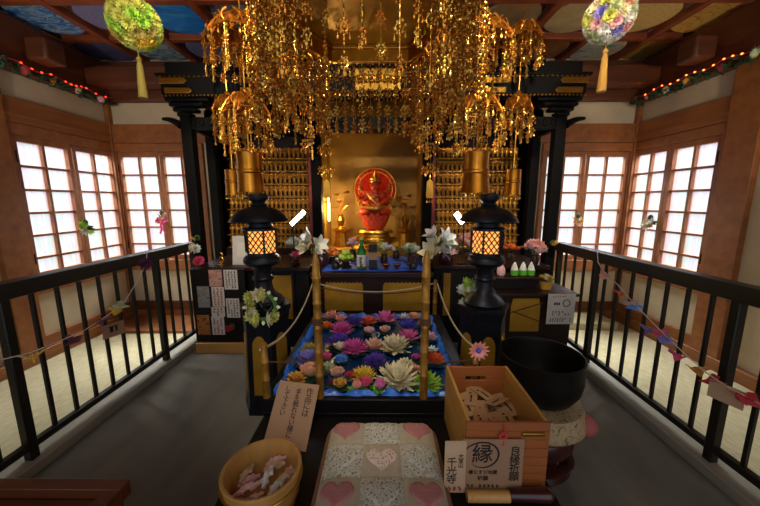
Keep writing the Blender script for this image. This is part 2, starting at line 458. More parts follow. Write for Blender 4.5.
# coffered ceiling with painted roundels
m = MB(); m.bb((XL, YF, ZC), (XR, YB, ZC + .05)); struct('ceiling', m, 'ceiling_board')
for k in range(-5, 6):
    x = XC + .02 + (k - .5) * .53 + .0
    if k == -5: continue
    m = MB(); m.bb((x - .028, 1.0, 2.742), (x + .028, YB, ZC)); trim(m, 'ceiling_wood')
for y in (1.41, 1.96, 2.51, 3.06):
    m = MB(); m.bb((XL + .1, y - .028, 2.750), (XR - .1, y + .028, ZC)); trim(m, 'ceiling_wood')
ramp_mat('paint_wave', [(.3, '12408E'), (.45, '2E7CC8'), (.55, 'A6C6DA'), (.7, '1E559E')], (7, 18, 5), 'noise', .7, 2.5)
ramp_mat('paint_lavender', [(.3, '6A6A96'), (.7, '8484B0')], (60, 60, 5), 'noise', .8)
ramp_mat('paint_blue', [(.3, '0A66C8'), (.55, '1E90EA'), (.7, '5AB0C0')], (5, 14, 5), 'noise', .7, 1.)
ramp_mat('paint_sea', [(.3, '27425E'), (.45, '7E9EB0'), (.6, 'C2CEC8'), (.75, '44627A')], (6, 12, 5), 'noise', .7, 2.)
ramp_mat('paint_dusk', [(.3, '4A4A70'), (.7, '5E5E88')], (9, 9, 5), 'noise', .8)
ramp_mat('paint_beige', [(.3, 'B49A66'), (.7, 'C8B080')], (9, 9, 5), 'noise', .8)
ramp_mat('paint_sand', [(.3, 'B6944A'), (.7, 'D0B468')], (50, 50, 5), 'noise', .8)
ramp_mat('paint_amber', [(.3, 'BE8A2C'), (.5, 'D8AE50'), (.6, 'C06A2C'), (.75, 'CFA840')], (7, 10, 5), 'noise', .7, 2.)
ramp_mat('paint_teal', [(.3, 'C8A868'), (.5, 'D6D0B8'), (.62, '76A8A0'), (.75, 'B88A50')], (5, 9, 5), 'noise', .7, 1.)
ramp_mat('paint_gold', [(.3, 'A87820'), (.7, 'C89838')], (12, 12, 5), 'noise', .8)
ramp_mat('paint_rust', [(.3, '7E4A22'), (.7, 'A86E36')], (12, 12, 5), 'noise', .8)
PAINT = {(-5, 0): ('paint_wave', 'round ceiling painting of blue waves beside the wooden beam, front row'),
 (-4, 0): ('paint_lavender', 'round plain lavender ceiling painting half behind the green flower ball'),
 (-3, 0): ('paint_blue', 'round bright blue ceiling painting between the green flower ball and the gold strands'),
 (-5, 1): ('paint_dusk', 'round dim violet ceiling painting in the corner above the red fairy lights'),
 (-4, 1): ('paint_sea', 'round ceiling painting of grey blue sea above the tassel of the green ball'),
 (-3, 1): ('paint_lavender', 'round lavender ceiling painting just above the altar canopy, blue wave side'),
 (3, 0): ('paint_beige', 'round plain beige ceiling painting between gold strands and pink flower ball'),
 (4, 0): ('paint_sand', 'round sandy yellow ceiling painting beside the pink flower ball'),
 (5, 0): ('paint_amber', 'round amber and orange ceiling painting nearest the dark beam, front row'),
 (3, 1): ('paint_rust', 'round rust brown ceiling painting tucked above the altar canopy'),
 (4, 1): ('paint_teal', 'round ceiling painting of teal and cream swirls behind the pink flower ball'),
 (5, 1): ('paint_gold', 'round plain gold ceiling painting in the corner above the garland'),
 (-2, 0): ('paint_sea', 'round sea painting on the ceiling behind the gold pendant with brown crown'),
 (2, 0): ('paint_beige', 'round beige ceiling painting behind the dense gold strands')}
for (k, r), (mt, lb) in PAINT.items():
    x = XC + .02 + k * .53; y = 2.785 + .55 * r
    if y > 3.4: continue
    m = MB(); m.lathe([(.0, 2.785), (.225, 2.785), (.232, 2.79), (.232, 2.803)], 40, (x, y, 0))
    tag(obj('ceiling_painting', m, mt), lb, 'painting', 'painted roundels of the ceiling')
# ------------------------------------------------------------------ railings
def railing(x, label, ys_posts, ys_bal):
    t = thing('railing', label, 'railing', (x, 2, .06))
    m = MB(); m.bb((x - .04, YF, .895), (x + .04, 2.935, .974)); obj('top_rail', m, 'rail_wood', t, bevel=.006)
    m = MB(); m.bb((x - .018, YF, .115), (x + .018, 2.92, .150)); obj('bottom_rail', m, 'rail_wood', t, bevel=.003)
    for y in ys_posts:
        m = MB(); m.bb((x - .021, y - .021, .06), (x + .021, y + .021, .897)); obj('post', m, 'rail_wood', t, bevel=.005)
    for y in ys_bal:
        m = MB(); m.bb((x - .0088, y - .0088, .150), (x + .0088, y + .0088, .897)); obj('baluster', m, 'rail_wood', t, bevel=.002)
bal = [1.40 + (2.41 - 1.40) * k / 8 for k in range(1, 8)] + [2.535, 2.665, 2.795] + [1.40 - .126 * k for k in range(1, 5)]
railing(-1.775, 'dark wooden railing hung with a garland of birds and a maroon flower', (.40, 1.40, 2.41, 2.90), bal)
railing(1.655, 'dark wooden railing hung with a long garland of red and pink birds', (.40, 1.41, 2.39, 2.90), [y + .0 for y in bal])

# ------------------------------------------------------------------ altar canopy on pillars
DK = 'canopy_black'
t = thing('altar_canopy', 'black lacquered altar canopy with gold fittings standing on six pillars', 'altar canopy', (XC, 3.2, 0))
m = MB(); m.bb((-1.91, 2.90, 2.245), (1.75, 3.02, 2.415)); obj('fascia', m, DK, t, bevel=.006)
m = MB(); m.bb((-1.88, 2.93, 2.425), (1.72, 3.3, 2.53)); obj('cornice', m, DK, t, bevel=.006)
m = MB(); m.bb((-1.94, 2.88, 2.405), (1.78, 3.05, 2.428)); obj('cornice_strip', m, DK, t, bevel=.003)
m = MB(); m.bb((-1.74, 2.96, 1.985), (1.57, 3.01, 2.09)); obj('lintel', m, DK, t, bevel=.004)
m = MB()
for k in range(88):
    x = -1.90 + k * (3.64 / 87)
    m.box((x, 2.895, 2.405), (.020, .012, .014))
obj('gold_stud', m, 'gold', t, smooth=False)
m = MB()
for k in range(110):
    x = -1.90 + k * (3.64 / 109)
    m.box((x, 2.896, 2.250), (.013, .012, .012))
obj('gold_stud', m, 'gold', t, smooth=False)
for xa, xb in ((-1.915, -1.70), (-1.18, -.97), (.86, 1.10), (1.54, 1.755)):
    for z0, z1, sh in ((2.345, 2.392, 0), (2.268, 2.312, .04)):
        m = MB(); s = sh if xa < 0 and xa < -1.5 else -sh
        m.bb((xa + s, 2.888, z0), (xb + s, 2.902, z1))
        m.box((xb + s if xa < 0 else xa + s, 2.895, (z0 + z1) / 2), (.03, .014, .03), (0, PI / 4, 0))
        obj('gold_fitting', m, 'gold', t, bevel=.003)
for sx in (-1, 1):
    x0 = -1.755 if sx < 0 else 1.59
    for k in range(4):                                        # stepped bracket arms
        m = MB(); L = .01 + .055 * k
        m.bb((x0 - .052 - (L * .6 if sx < 0 else L), 2.93, 2.09 + .042 * k - .0), (x0 + .052 + (L * .6 if sx > 0 else L), 3.02, 2.122 + .042 * k)); obj('bracket', m, DK, t, bevel=.008)
    m = MB(); m.tube([(x0 + sx * (.05 + .16 * q), 2.965, 2.02 + .03 * math.sin(q * 3) + .05 * q * q) for q in [k / 8 for k in range(9)]], [.035 - .022 * k / 8 for k in range(9)], 8)
    obj('carved_nose', m, DK, t)
    # carved tie beam to the rear pillar
    m = MB(); m.bb((x0 - .025, 3.0, 1.99), (x0 + .025, YB, 2.085)); obj('tie_beam', m, DK, t, bevel=.004)
    m = MB(); c = Vector((x0 + (.14 if sx < 0 else -.14), 2.955, 2.04))
    for q in (-1, 0, 1): m.torus(c + Vector((q * .075, 0, .0)), .026, .006, 14, 5, Euler((PI / 2, 0, 0)).to_matrix())
    obj('carved_cloud', m, DK, t)
    m = MB(); m.bb((x0 - .048, 2.945, 0), (x0 + .048, 3.035, 2.09)); obj('pillar', m, DK, t, bevel=.008)
    xr = -1.835 if sx < 0 else 1.63
    m = MB(); m.bb((xr - .045, YB - .06, 0), (xr + .045, YB + .03, 2.2)); obj('pillar', m, DK, t, bevel=.008)
    xi = -.705 if sx < 0 else .485
    m = MB(); m.bb((xi - .052, 3.44, 0), (xi + .052, 3.54, 2.3)); obj('pillar', m, DK, t, bevel=.008)
    m = MB(); q = -1 if sx < 0 else 1
    m.bb((xi + q * .055, 3.50, .75), (xi + q * .095, 3.56, 2.06)); obj('red_pillar_edge', m, 'vermilion', t, bevel=.003)
m = MB(); m.bb((-.66, 3.42, 2.20), (.44, 3.50, 2.36)); obj('header_board', m, 'gold_leaf', t, bevel=.004)
m = MB(); m.bb((-.66, 3.43, 2.06), (.44, 3.52, 2.17)); obj('header_beam', m, DK, t, bevel=.004)
m = MB(); m.bb((-1.79, 3.46, 2.06), (-.76, 3.54, 2.24)); obj('header_beam', m, DK, t, bevel=.004)
m = MB(); m.bb((.54, 3.46, 2.06), (1.585, 3.54, 2.24)); obj('header_beam', m, DK, t, bevel=.004)

# gilded niche
m = MB(); m.bb((-.68, 4.10, .70), (.46, 4.13, 2.2)); m.bb((-.68, 3.56, .70), (-.66, 4.10, 2.2)); m.bb((.44, 3.56, .70), (.46, 4.10, 2.2)); m.bb((-.68, 3.56, 2.185), (.46, 4.1, 2.2))
struct('wall_niche', m, 'gold_wall', smooth=False)
m = MB(); m.bb((-.655, 3.55, .0), (.435, 4.09, .80)); struct('trim_niche', m, 'gold_wall', bevel=.004)

# ------------------------------------------------------------------ tiers of small gold figurines
def figurine_mesh():
    m = MB()
    m.lathe([(.017, 0), (.019, .006), (.015, .014), (.011, .018), (.012, .03), (.0135, .05), (.014, .066), (.012, .078), (.0055, .083), (.0055, .086), (.0085, .092), (.0088, .099), (.006, .106), (.003, .113), (.0, .116)], 8)
    m.mi = 1
    m.lathe([(.0, 0), (.019, .0), (.019, .003), (.0, .003)], 10, (0, .010, .092), tilt=Euler((PI / 2, 0, 0)).to_matrix())
    m.prism([(-.012, .05), (.012, .05), (.017, .085), (.0, .118), (-.017, .085)], .0095, .0125, Euler((PI / 2, 0, PI)).to_matrix().to_4x4())
    m.mi = 0
    for sx in (-1, 1): m.tube([(sx * .012, 0, .075), (sx * .0165, -.006, .058), (sx * .005, -.014, .056)], [.004, .0038, .003], 5)
    m.v = [(x * 1.4, y * 1.15, z * 1.08) for x, y, z in m.v]
    return m.mesh('figurine', ['old_gold', 'orange_gold'])
FIG = figurine_mesh()
ORD = ['first', 'second', 'third', 'fourth', 'fifth', 'sixth', 'seventh', 'eighth', 'ninth', 'tenth', 'eleventh', 'twelfth', 'thirteenth', 'fourteenth', 'fifteenth', 'sixteenth', 'seventeenth', 'eighteenth']
NR, NC = 8, 18
for side, x0, x1 in (('left', -1.755, -.83), ('right', .625, 1.55)):
    t = thing('figurine_shelf', 'stepped dark red shelf of gold figurines, %s of the gilded niche' % side, 'shelf', ((x0 + x1) / 2, 3.7, 0))
    m = MB(); m.bb((x0 - .03, 3.86, .70), (x1 + .03, 3.89, 2.10)); obj('back_panel', m, 'dark_lacquer', t)
    for r in range(NR):
        z = 1.83 - .143 * r; y = 3.74 - .018 * r
        m = MB(); m.bb((x0 - .02, y - .035, z - .012), (x1 + .02, 3.86, z)); obj('shelf_board', m, 'old_gold', t, bevel=.002)
        m = MB(); m.bb((x0 - .02, y + .04, z), (x1 + .02, y + .05, z + .125)); obj('riser', m, 'riser_brown', t)
        for c in range(NC):
            o = bpy.data.objects.new('gold_figurine', FIG); COL.objects.link(o)
            o.location = (x0 + (c + .5) * (x1 - x0) / NC, y - .008, z + .0005)
            tag(o, 'small gold figurine, %s from left in %s row from top, %s of the niche' % (ORD[c], ORD[r], side), 'figurine', 'gold figurines on the shelf %s of the niche' % side)
    m = MB(); m.bb((x0 - .03, 3.56, .70), (x1 + .03, 3.86, .815)); obj('plinth', m, 'dark_lacquer', t)
# ------------------------------------------------------------------ altar tables
t = thing('altar_table', 'long dark lacquered altar table with gold panels and blue cloth on top', 'altar table', (-.09, 2.9, 0))
m = MB(); m.bb((-.62, 2.62, .70), (.44, 3.42, .745)); obj('table_top', m, 'dark_lacquer', t, bevel=.006)
m = MB(); m.bb((-.60, 2.66, .0), (.42, 3.40, .70)); obj('body', m, 'dark_lacquer', t)
for xa, xb in ((-.50, -.165), (.01, .37)):
    m = MB(); pts = []
    n = 9; za, zb = .40, .655
    pts = [(xa, za), (xb, za), (xb, zb - .03)] + [(xb - .02 - (xb - xa - .04) * k / (2 * n), zb - (.012 if k % 2 else 0)) for k in range(2 * n + 1)] + [(xa, zb - .03)]
    m.prism(pts, -.012, .0, Matrix(((1, 0, 0, 0), (0, 0, 1, 2.66), (0, 1, 0, 0), (0, 0, 0, 1))))
    obj('gold_panel', m, 'gold_leaf', t)
# wings
for nm, xa, xb, lab in (('altar_cabinet', -1.68, -.64, 'dark altar cabinet behind the lantern that wears a flower wreath'), ('altar_cabinet', .46, 1.535, 'dark altar cabinet behind the lantern that stands by the bronze bowl')):
    t = thing(nm, lab, 'cabinet', ((xa + xb) / 2, 3, 0))
    m = MB(); m.bb((xa, 2.72 if xa < 0 else 2.82, .735), (xb, 3.42, .77)); obj('cabinet_top', m, 'dark_lacquer', t, bevel=.005)
    m = MB(); m.bb((xa + .02, 2.76 if xa < 0 else 2.86, 0), (xb - .02, 3.40, .735)); obj('body', m, 'black_lacquer', t)
    px = (-1.0, -.80) if xa < 0 else (.56, .65)
    yy = 2.76 if xa < 0 else 2.86
    m = MB(); m.bb((px[0], yy - .01, .28), (px[1], yy + .004, .69)); obj('gold_panel', m, 'gold_leaf', t, bevel=.003)
    m = MB()
    for q in (0, 1): m.bb((px[q] - .012, yy - .02, .24), (px[q] + .012, yy, .72))
    obj('panel_frame', m, 'dark_lacquer', t)
# low side table to the right
t = thing('side_table', 'low dark lacquered table with gold panel front beside the railing', 'table', (1.25, 2.6, 0))
m = MB(); m.bb((.90, 2.46, .585), (1.595, 2.80, .61)); obj('table_top', m, 'dark_lacquer', t, bevel=.004)
m = MB(); m.bb((.93, 2.50, 0), (1.56, 2.80, .585)); obj('body', m, 'dark_lacquer', t)
m = MB(); m.prism([(1.06, .28), (1.30, .28), (1.30, .5), (1.285, .565), (1.075, .565), (1.06, .5)], 0, .012, Matrix(((1, 0, 0, 0), (0, 0, 1, 2.487), (0, 1, 0, 0), (0, 0, 0, 1)))); obj('gold_panel', m, 'gold_leaf', t)
m = MB(); m.tube([(1.05, 2.484, .44), (1.32, 2.484, .53)], .004); m.tube([(1.09, 2.484, .45), (1.32, 2.484, .36)], .004); obj('panel_cord', m, 'twine', t)

def marks(m, X, w, h, cols, rows, k=.55, seed=1):
    r = random.Random(seed)
    for c in range(cols):
        for q in range(rows):
            if r.random() < .12: continue
            cw, ch = w / cols, h / rows
            x = -w / 2 + (c + .5) * cw; y = h / 2 - (q + .5) * ch
            for e in range(3):
                a = X @ Vector((x + (r.random() - .5) * cw * .35, y + (e - 1) * ch * .28, .0012))
                dx = (X.to_3x3() @ Vector((cw * k * (.5 + .5 * r.random()), 0, 0))); dy = X.to_3x3() @ Vector((0, ch * .10, 0)); dz = X.to_3x3() @ Vector((0, 0, .0006))
                vs = [a - dx / 2 - dy, a + dx / 2 - dy, a + dx / 2 + dy, a - dx / 2 + dy]
                m._add(vs + [v + dz for v in vs], [(0, 1, 2, 3)[::-1], (4, 5, 6, 7), (0, 1, 5, 4), (1, 2, 6, 5), (2, 3, 7, 6), (3, 0, 4, 7)])
            if r.random() < .8:
                a = X @ Vector((x, y, .0012)); dx = X.to_3x3() @ Vector((cw * .06, 0, 0)); dy = X.to_3x3() @ Vector((0, ch * .40, 0)); dz = X.to_3x3() @ Vector((0, 0, .0006))
                vs = [a - dx - dy, a + dx - dy, a + dx + dy, a - dx + dy]
                m._add(vs + [v + dz for v in vs], [(0, 1, 2, 3)[::-1], (4, 5, 6, 7), (0, 1, 5, 4), (1, 2, 6, 5), (2, 3, 7, 6), (3, 0, 4, 7)])

# notice board with paper sheets
YN = 2.66
t = thing('notice_board', 'black notice board covered in printed paper sheets on a tan wooden base', 'notice board', (-1.48, YN, 0))
a = at(197, 337, Y=YN); b = at(243, 269, Y=YN)
x0, x1 = a.x, b.x + .01; zt = b.z + .0; zb = .10
m = MB(); m.bb((x0, YN - .012, zb), (x1, YN + .02, zt)); obj('board', m, 'black_lacquer', t, bevel=.004)
m = MB(); m.bb((x0, YN - .035, .004), (x1, YN + .05, zb)); obj('base', m, 'light_wood', t, bevel=.004)
def sheet(px0, py0, px1, py1, mt, inkm, cols, rows, seed, nm='paper_sheet'):
    p = at(px0, py0, Y=YN); q = at(px1, py1, Y=YN)
    cx, cz = (p.x + q.x) / 2, (p.z + q.z) / 2; w, h = abs(q.x - p.x), abs(q.z - p.z)
    s = MB(); s.box((cx, YN - .0135, cz), (w, .002, h)); so = obj(nm, s, mt, t)
    if cols:
        k = MB(); X = frame_mtx((cx, YN - .0147, cz), (1, 0, 0), (0, 0, 1)); marks(k, X, w * .86, h * .9, cols, rows, seed=seed); obj('printed_text', k, inkm, so, smooth=False)
ramp_mat('photo_grey', [(.3, '6A6660'), (.5, '8E8A86'), (.7, '54504C')], (30, 30, 30), 'noise', .6, 1.)
ramp_mat('photo_orange', [(.3, '8E4A1C'), (.5, 'B8702A'), (.62, '5A2A18'), (.75, 'A88A5A')], (26, 26, 26), 'noise', .6, 1.)
ramp_mat('photo_red', [(.3, 'A84038'), (.5, 'C8A090'), (.7, '8E2A24')], (30, 30, 40), 'noise', .6, 1.)
sheet(209, 269.5, 223.5, 286, 'photo_red', 'ink', 0, 0, 1, 'photo_sheet')
sheet(224, 269.5, 239, 289, 'paper_white', 'ink', 4, 7, 2)
sheet(197.5, 286, 211.5, 307, 'photo_grey', 'ink', 0, 0, 1, 'photo_sheet')
sheet(212, 286.5, 226, 306, 'paper_white', 'red_ink', 3, 7, 3)
sheet(226.5, 298, 241, 317, 'paper_white', 'ink', 4, 7, 4)
sheet(212, 306.5, 226, 316, 'paper_white', 'red_ink', 3, 3, 5)
sheet(197.5, 314.5, 211.5, 334, 'photo_orange', 'ink', 0, 0, 1, 'photo_sheet')
sheet(212, 316, 226, 334, 'paper_white', 'red_ink', 3, 7, 6)

# framed notice on the side table
t = thing('hanging_notice', 'white printed notice with a round logo on the corner of side table', 'notice', tuple(at(562, 310, Y=2.44)))
p, q = at(548.5, 294, Y=2.445), at(573, 324, Y=2.445)
cx, cz, w, h = (p.x + q.x) / 2, (p.z + q.z) / 2, q.x - p.x, p.z - q.z
s = MB(); s.box((cx, 2.445, cz), (w, .004, h)); obj('sheet', s, 'paper_white', t)
s = MB(); s.torus((cx + w * .18, 2.4425, cz + h * .2), .028, .0035, 20, 5, Euler((PI / 2, 0, 0)).to_matrix()); 
for k in range(3): s.box((cx - w * .24 + k * .017, 2.4425, cz + h * .18), (.012, .002, .022))
obj('logo', s, 'ink', t)
X = frame_mtx((cx, 2.4425, cz - h * .13), (1, 0, 0), (0, 0, 1)); k = MB(); marks(k, X, w * .7, h * .16, 6, 2, seed=9); obj('printed_line', k, 'red_ink', t, smooth=False)
X = frame_mtx((cx, 2.4425, cz - h * .36), (1, 0, 0), (0, 0, 1)); k = MB(); marks(k, X, w * .8, h * .14, 9, 2, seed=10); obj('printed_line', k, 'ink', t, smooth=False)
X = frame_mtx((cx - w*.1, 2.4425, cz + h * .42), (1, 0, 0), (0, 0, 1)); k = MB(); marks(k, X, w * .5, h * .07, 6, 1, seed=11); obj('printed_line', k, 'red_ink', t, smooth=False)

# ------------------------------------------------------------------ standing lanterns
def lantern(x, y, label):
    t = thing('stone_lantern'.replace('stone', 'temple'), label, 'lantern', (x, y, .004))
    hexp = 0
    m = MB(); m.lathe([(.172, .004), (.172, .03), (.168, .045)], 6, (x, y, 0), phase=hexp)
    m.lathe([(.164, .045), (.160, .10), (.148, .60), (.158, .66), (.166, .675), (.166, .70), (.0, .70)], 6, (x, y, 0), phase=hexp)
    obj('pedestal', m, 'lantern_metal', t, angle=25)
    for k in range(6):
        a = k * PI / 3 + PI / 6
        n = Vector((math.cos(a), math.sin(a), 0)); tt = Vector((-n.y, n.x, 0))
        rr = .1410
        X = Matrix.Translation(Vector((x, y, 0)) + n * (rr + .0005)) @ frame_mtx((0, 0, 0), tt, Vector((0, 0, 1)) + n * -.0208)
        m = MB(); pts = [(-.045, .14), (.045, .14), (.042, .46)] + [(.042 * math.cos(q), .46 + .07 * math.sin(q)) for q in [PI * k2 / 8 for k2 in range(1, 8)]] + [(-.042, .46)]
        m.prism(pts, .0, .004, X); obj('gold_inset', m, 'gold_leaf', t)
    m = MB(); m.lathe([(.115, .70), (.125, .715), (.110, .745), (.070, .775), (.055, .81), (.052, .85), (.062, .858), (.066, .868), (.062, .878), (.052, .886), (.053, .92), (.065, .945)], 24, (x, y, 0)); obj('shaft', m, 'lantern_metal', t)
    m = MB(); m.lathe([(.065, .945), (.095, .955), (.112, .975), (.112, .995), (.100, 1.012), (.085, 1.02), (.085, 1.035), (.0, 1.035)], 24, (x, y, 0)); obj('collar', m, 'lantern_metal', t)
    # fire box: warm paper behind a diagonal lattice
    m = MB(); m.lathe([(.088, 1.036), (.088, 1.170)], 6, (x, y, 0), phase=hexp); lp = obj('lamp_paper', m, 'lamp_paper', t, smooth=False)
    m = MB()
    Rr = .098
    for k in range(6):
        a0, a1 = hexp + k * PI / 3, hexp + (k + 1) * PI / 3
        p0 = Vector((x + Rr * math.cos(a0), y + Rr * math.sin(a0), 0)); p1 = Vector((x + Rr * math.cos(a1), y + Rr * math.sin(a1), 0))
        m.cyl(p0 + Vector((0, 0, 1.036)), p0 + Vector((0, 0, 1.172)), .006, n=6)
        H, W = .132, 1.
        for s in (-1, 1):
            nn = 3
            for j in range(-nn, nn + 1):
                # diagonal bar u = j/nn + s*w, clipped to the face
                w0, w1 = (0, 1)
                seg = []
                for q in range(0, 13):
                    wv = q / 12; u = j / nn + (wv if s > 0 else 1 - wv) 
                    if 0 <= u <= 1: seg.append((u, wv))
                if len(seg) >= 2:
                    A, B = seg[0], seg[-1]
                    m.cyl(p0.lerp(p1, A[0]) + Vector((0, 0, 1.037 + H * A[1])), p0.lerp(p1, B[0]) + Vector((0, 0, 1.037 + H * B[1])), .0036, n=4)
    obj('lattice', m, 'lantern_metal', t)
    m = MB(); m.lathe([(.0, 1.172), (.105, 1.172), (.105, 1.186), (.075, 1.195), (.072, 1.215), (.10, 1.228), (.168, 1.226), (.174, 1.232), (.168, 1.245), (.150, 1.268), (.115, 1.295), (.07, 1.312), (.045, 1.318)], 24, (x, y, 0)); obj('roof', m, 'lantern_metal', t)
    m = MB(); m.lathe([(.045, 1.318), (.052, 1.326), (.036, 1.336), (.040, 1.345), (.058, 1.360), (.062, 1.376), (.048, 1.392), (.02, 1.398), (.0, 1.40)], 20, (x, y, 0)); obj('finial', m, 'lantern_metal', t)
    l = bpy.data.lights.new('lantern_lamp', 'POINT'); l.energy = LANT; l.color = (1, .55, .2); l.shadow_soft_size = .04
    lo = bpy.data.objects.new('lantern_lamp', l); COL.objects.link(lo); lo.location = (x, y, 1.10)
    return t
LANT = 3
LX, RX, LY = at(261, 240, Y=1.95).x, at(487, 240, Y=1.95).x, 1.95
lantern(LX, LY, 'black metal temple lantern with a yellow green flower wreath on its pedestal')
lantern(RX, LY, 'black metal temple lantern next to the bronze bowl, without a wreath')

# ------------------------------------------------------------------ flowers
def flower(m, c, r, kind, seed=0, tilt=(0, 0), squash=1., mi=0, mi2=1):
    """petals into builder m around c (base of the bloom)"""
    q = random.Random(seed); c = Vector(c)
    T = Matrix.Translation(c) @ Euler((tilt[0], tilt[1], q.random() * 6)).to_matrix().to_4x4()
    if kind == 'lotus': layers = [(9, 1.0, .42, 8), (9, .92, .40, 28), (8, .78, .36, 48), (6, .58, .3, 66)]
    elif kind == 'mum': layers = [(16, 1.0, .22, 6), (16, .93, .22, 22), (14, .82, .2, 40), (11, .64, .2, 58), (7, .45, .18, 75)]
    elif kind == 'big': layers = [(11, 1.05, .36, -4), (12, 1.0, .34, 14), (11, .9, .32, 32), (10, .75, .3, 50), (7, .55, .28, 68)]
    elif kind == 'rose': layers = [(6, .85, .75, 25), (6, .75, .7, 48), (5, .6, .65, 66), (4, .45, .55, 78)]
    elif kind == 'bud': layers = [(5, .95, .85, 62), (5, .9, .8, 74), (4, .8, .7, 84)]
    elif kind == 'star': layers = [(7, 1.0, .36, 2), (7, .7, .34, 25)]
    elif kind == 'lily': layers = [(3, 1.0, .62, 36), (3, .95, .60, 44)]
    else: layers = [(10, .9, .5, 5), (10, .85, .5, 25), (9, .7, .45, 45), (7, .5, .4, 65)]
    for li, (n, L, W, el) in enumerate(layers):
        for k in range(n):
            a = 2 * PI * (k + .5 * (li % 2)) / n + (q.random() - .5) * .15
            e = R(el + (q.random() - .5) * 10)
            X = T @ Matrix.Rotation(a, 4, 'Z') @ Matrix.Translation((r * .06, 0, r * .05 * li)) @ Matrix.Rotation(-e, 4, 'Y')
            m.mi = mi2 if li >= len(layers) - 2 else mi
            if kind == 'rose' or kind == 'bud': m.petal(X, r * L, r * W * 1.2, cup=.30, tip=0, nu=4, nv=4, curl=.12)
            elif kind == 'lily': m.petal(X, r * L, r * W, cup=.1, nu=4, nv=5, curl=.25)
            else: m.petal(X, r * L, r * W, cup=.22, nu=4 if r > .05 else 2, nv=4)
    m.mi = mi
def pad(m, c, r, seed=0, n=7):
    q = random.Random(seed); c = Vector(c)
    for k in range(n):
        a = 2 * PI * k / n + q.random() * .4
        X = Matrix.Translation(c) @ Matrix.Rotation(a, 4, 'Z') @ Matrix.Rotation(-R(4 + 8 * q.random()), 4, 'Y')
        m.petal(X, r, r * .75, cup=.08, tip=1, nu=4, nv=4)

# black table with the water basin
BZ = .43
t = thing('basin_table', 'low black lacquered table holding a blue lined basin of floating flowers', 'table', (-.09, 1.9, 0))
bx0, bx1, by0, by1 = -.562, .468, 1.345, 2.50
m = MB()
m.bb((bx0, by0, .004), (bx1, by1, BZ - .07))
obj('body', m, 'black_lacquer', t, bevel=.004)
m = MB()
m.bb((bx0, by0, BZ - .07), (bx1, by0 + .035, BZ)); m.bb((bx0, by1 - .035, BZ - .07), (bx1, by1, BZ)); m.bb((bx0, by0 + .035, BZ - .07), (bx0 + .035, by1 - .035, BZ)); m.bb((bx1 - .07, by0 + .035, BZ - .07), (bx1, by1 - .035, BZ))
obj('rim', m, 'black_lacquer', t, bevel=.004)
def crumple(ax, ay, bx, by, z, hgt, seed):
    q = random.Random(seed)
    ph = [q.random() * 6 for _ in range(6)]
    L = math.hypot(bx - ax, by - ay); nx, ny = -(by - ay) / L, (bx - ax) / L
    def fn(u, v):
        s = v * L
        w = (u - .5) * .062
        b = math.sin(PI * u) ** .7
        hh = hgt * b * (1 + .25 * math.sin(38 * s + ph[0]) + .18 * math.sin(71 * s + ph[1] + 4 * u)) + .004 * math.sin(50 * s + 9 * u)
        return Vector((ax + (bx - ax) * v + nx * w, ay + (by - ay) * v + ny * w, z + hh))
    return fn
m = MB()
m.bb((bx0 + .036, by0 + .036, BZ - .069), (bx1 - .071, by1 - .036, BZ - .06))
gx0, gx1, gy0, gy1 = bx0 + .05, bx1 - .085, by0 + .05, by1 - .05
for k, (A, B) in enumerate((((gx0, gy0), (gx1, gy0)), ((gx1, gy0), (gx1, gy1)), ((gx1, gy1), (gx0, gy1)), ((gx0, gy1), (gx0, gy0)))):
    m.grid(crumple(*A, *B, BZ - .03, .042, k), 8, 70)
obj('blue_lining', m, 'blue_sheet', t)
m = MB(); m.bb((bx0 + .06, by0 + .06, BZ - .055), (bx1 - .09, by1 - .06, BZ - .012)); obj('water', m, 'water', t)

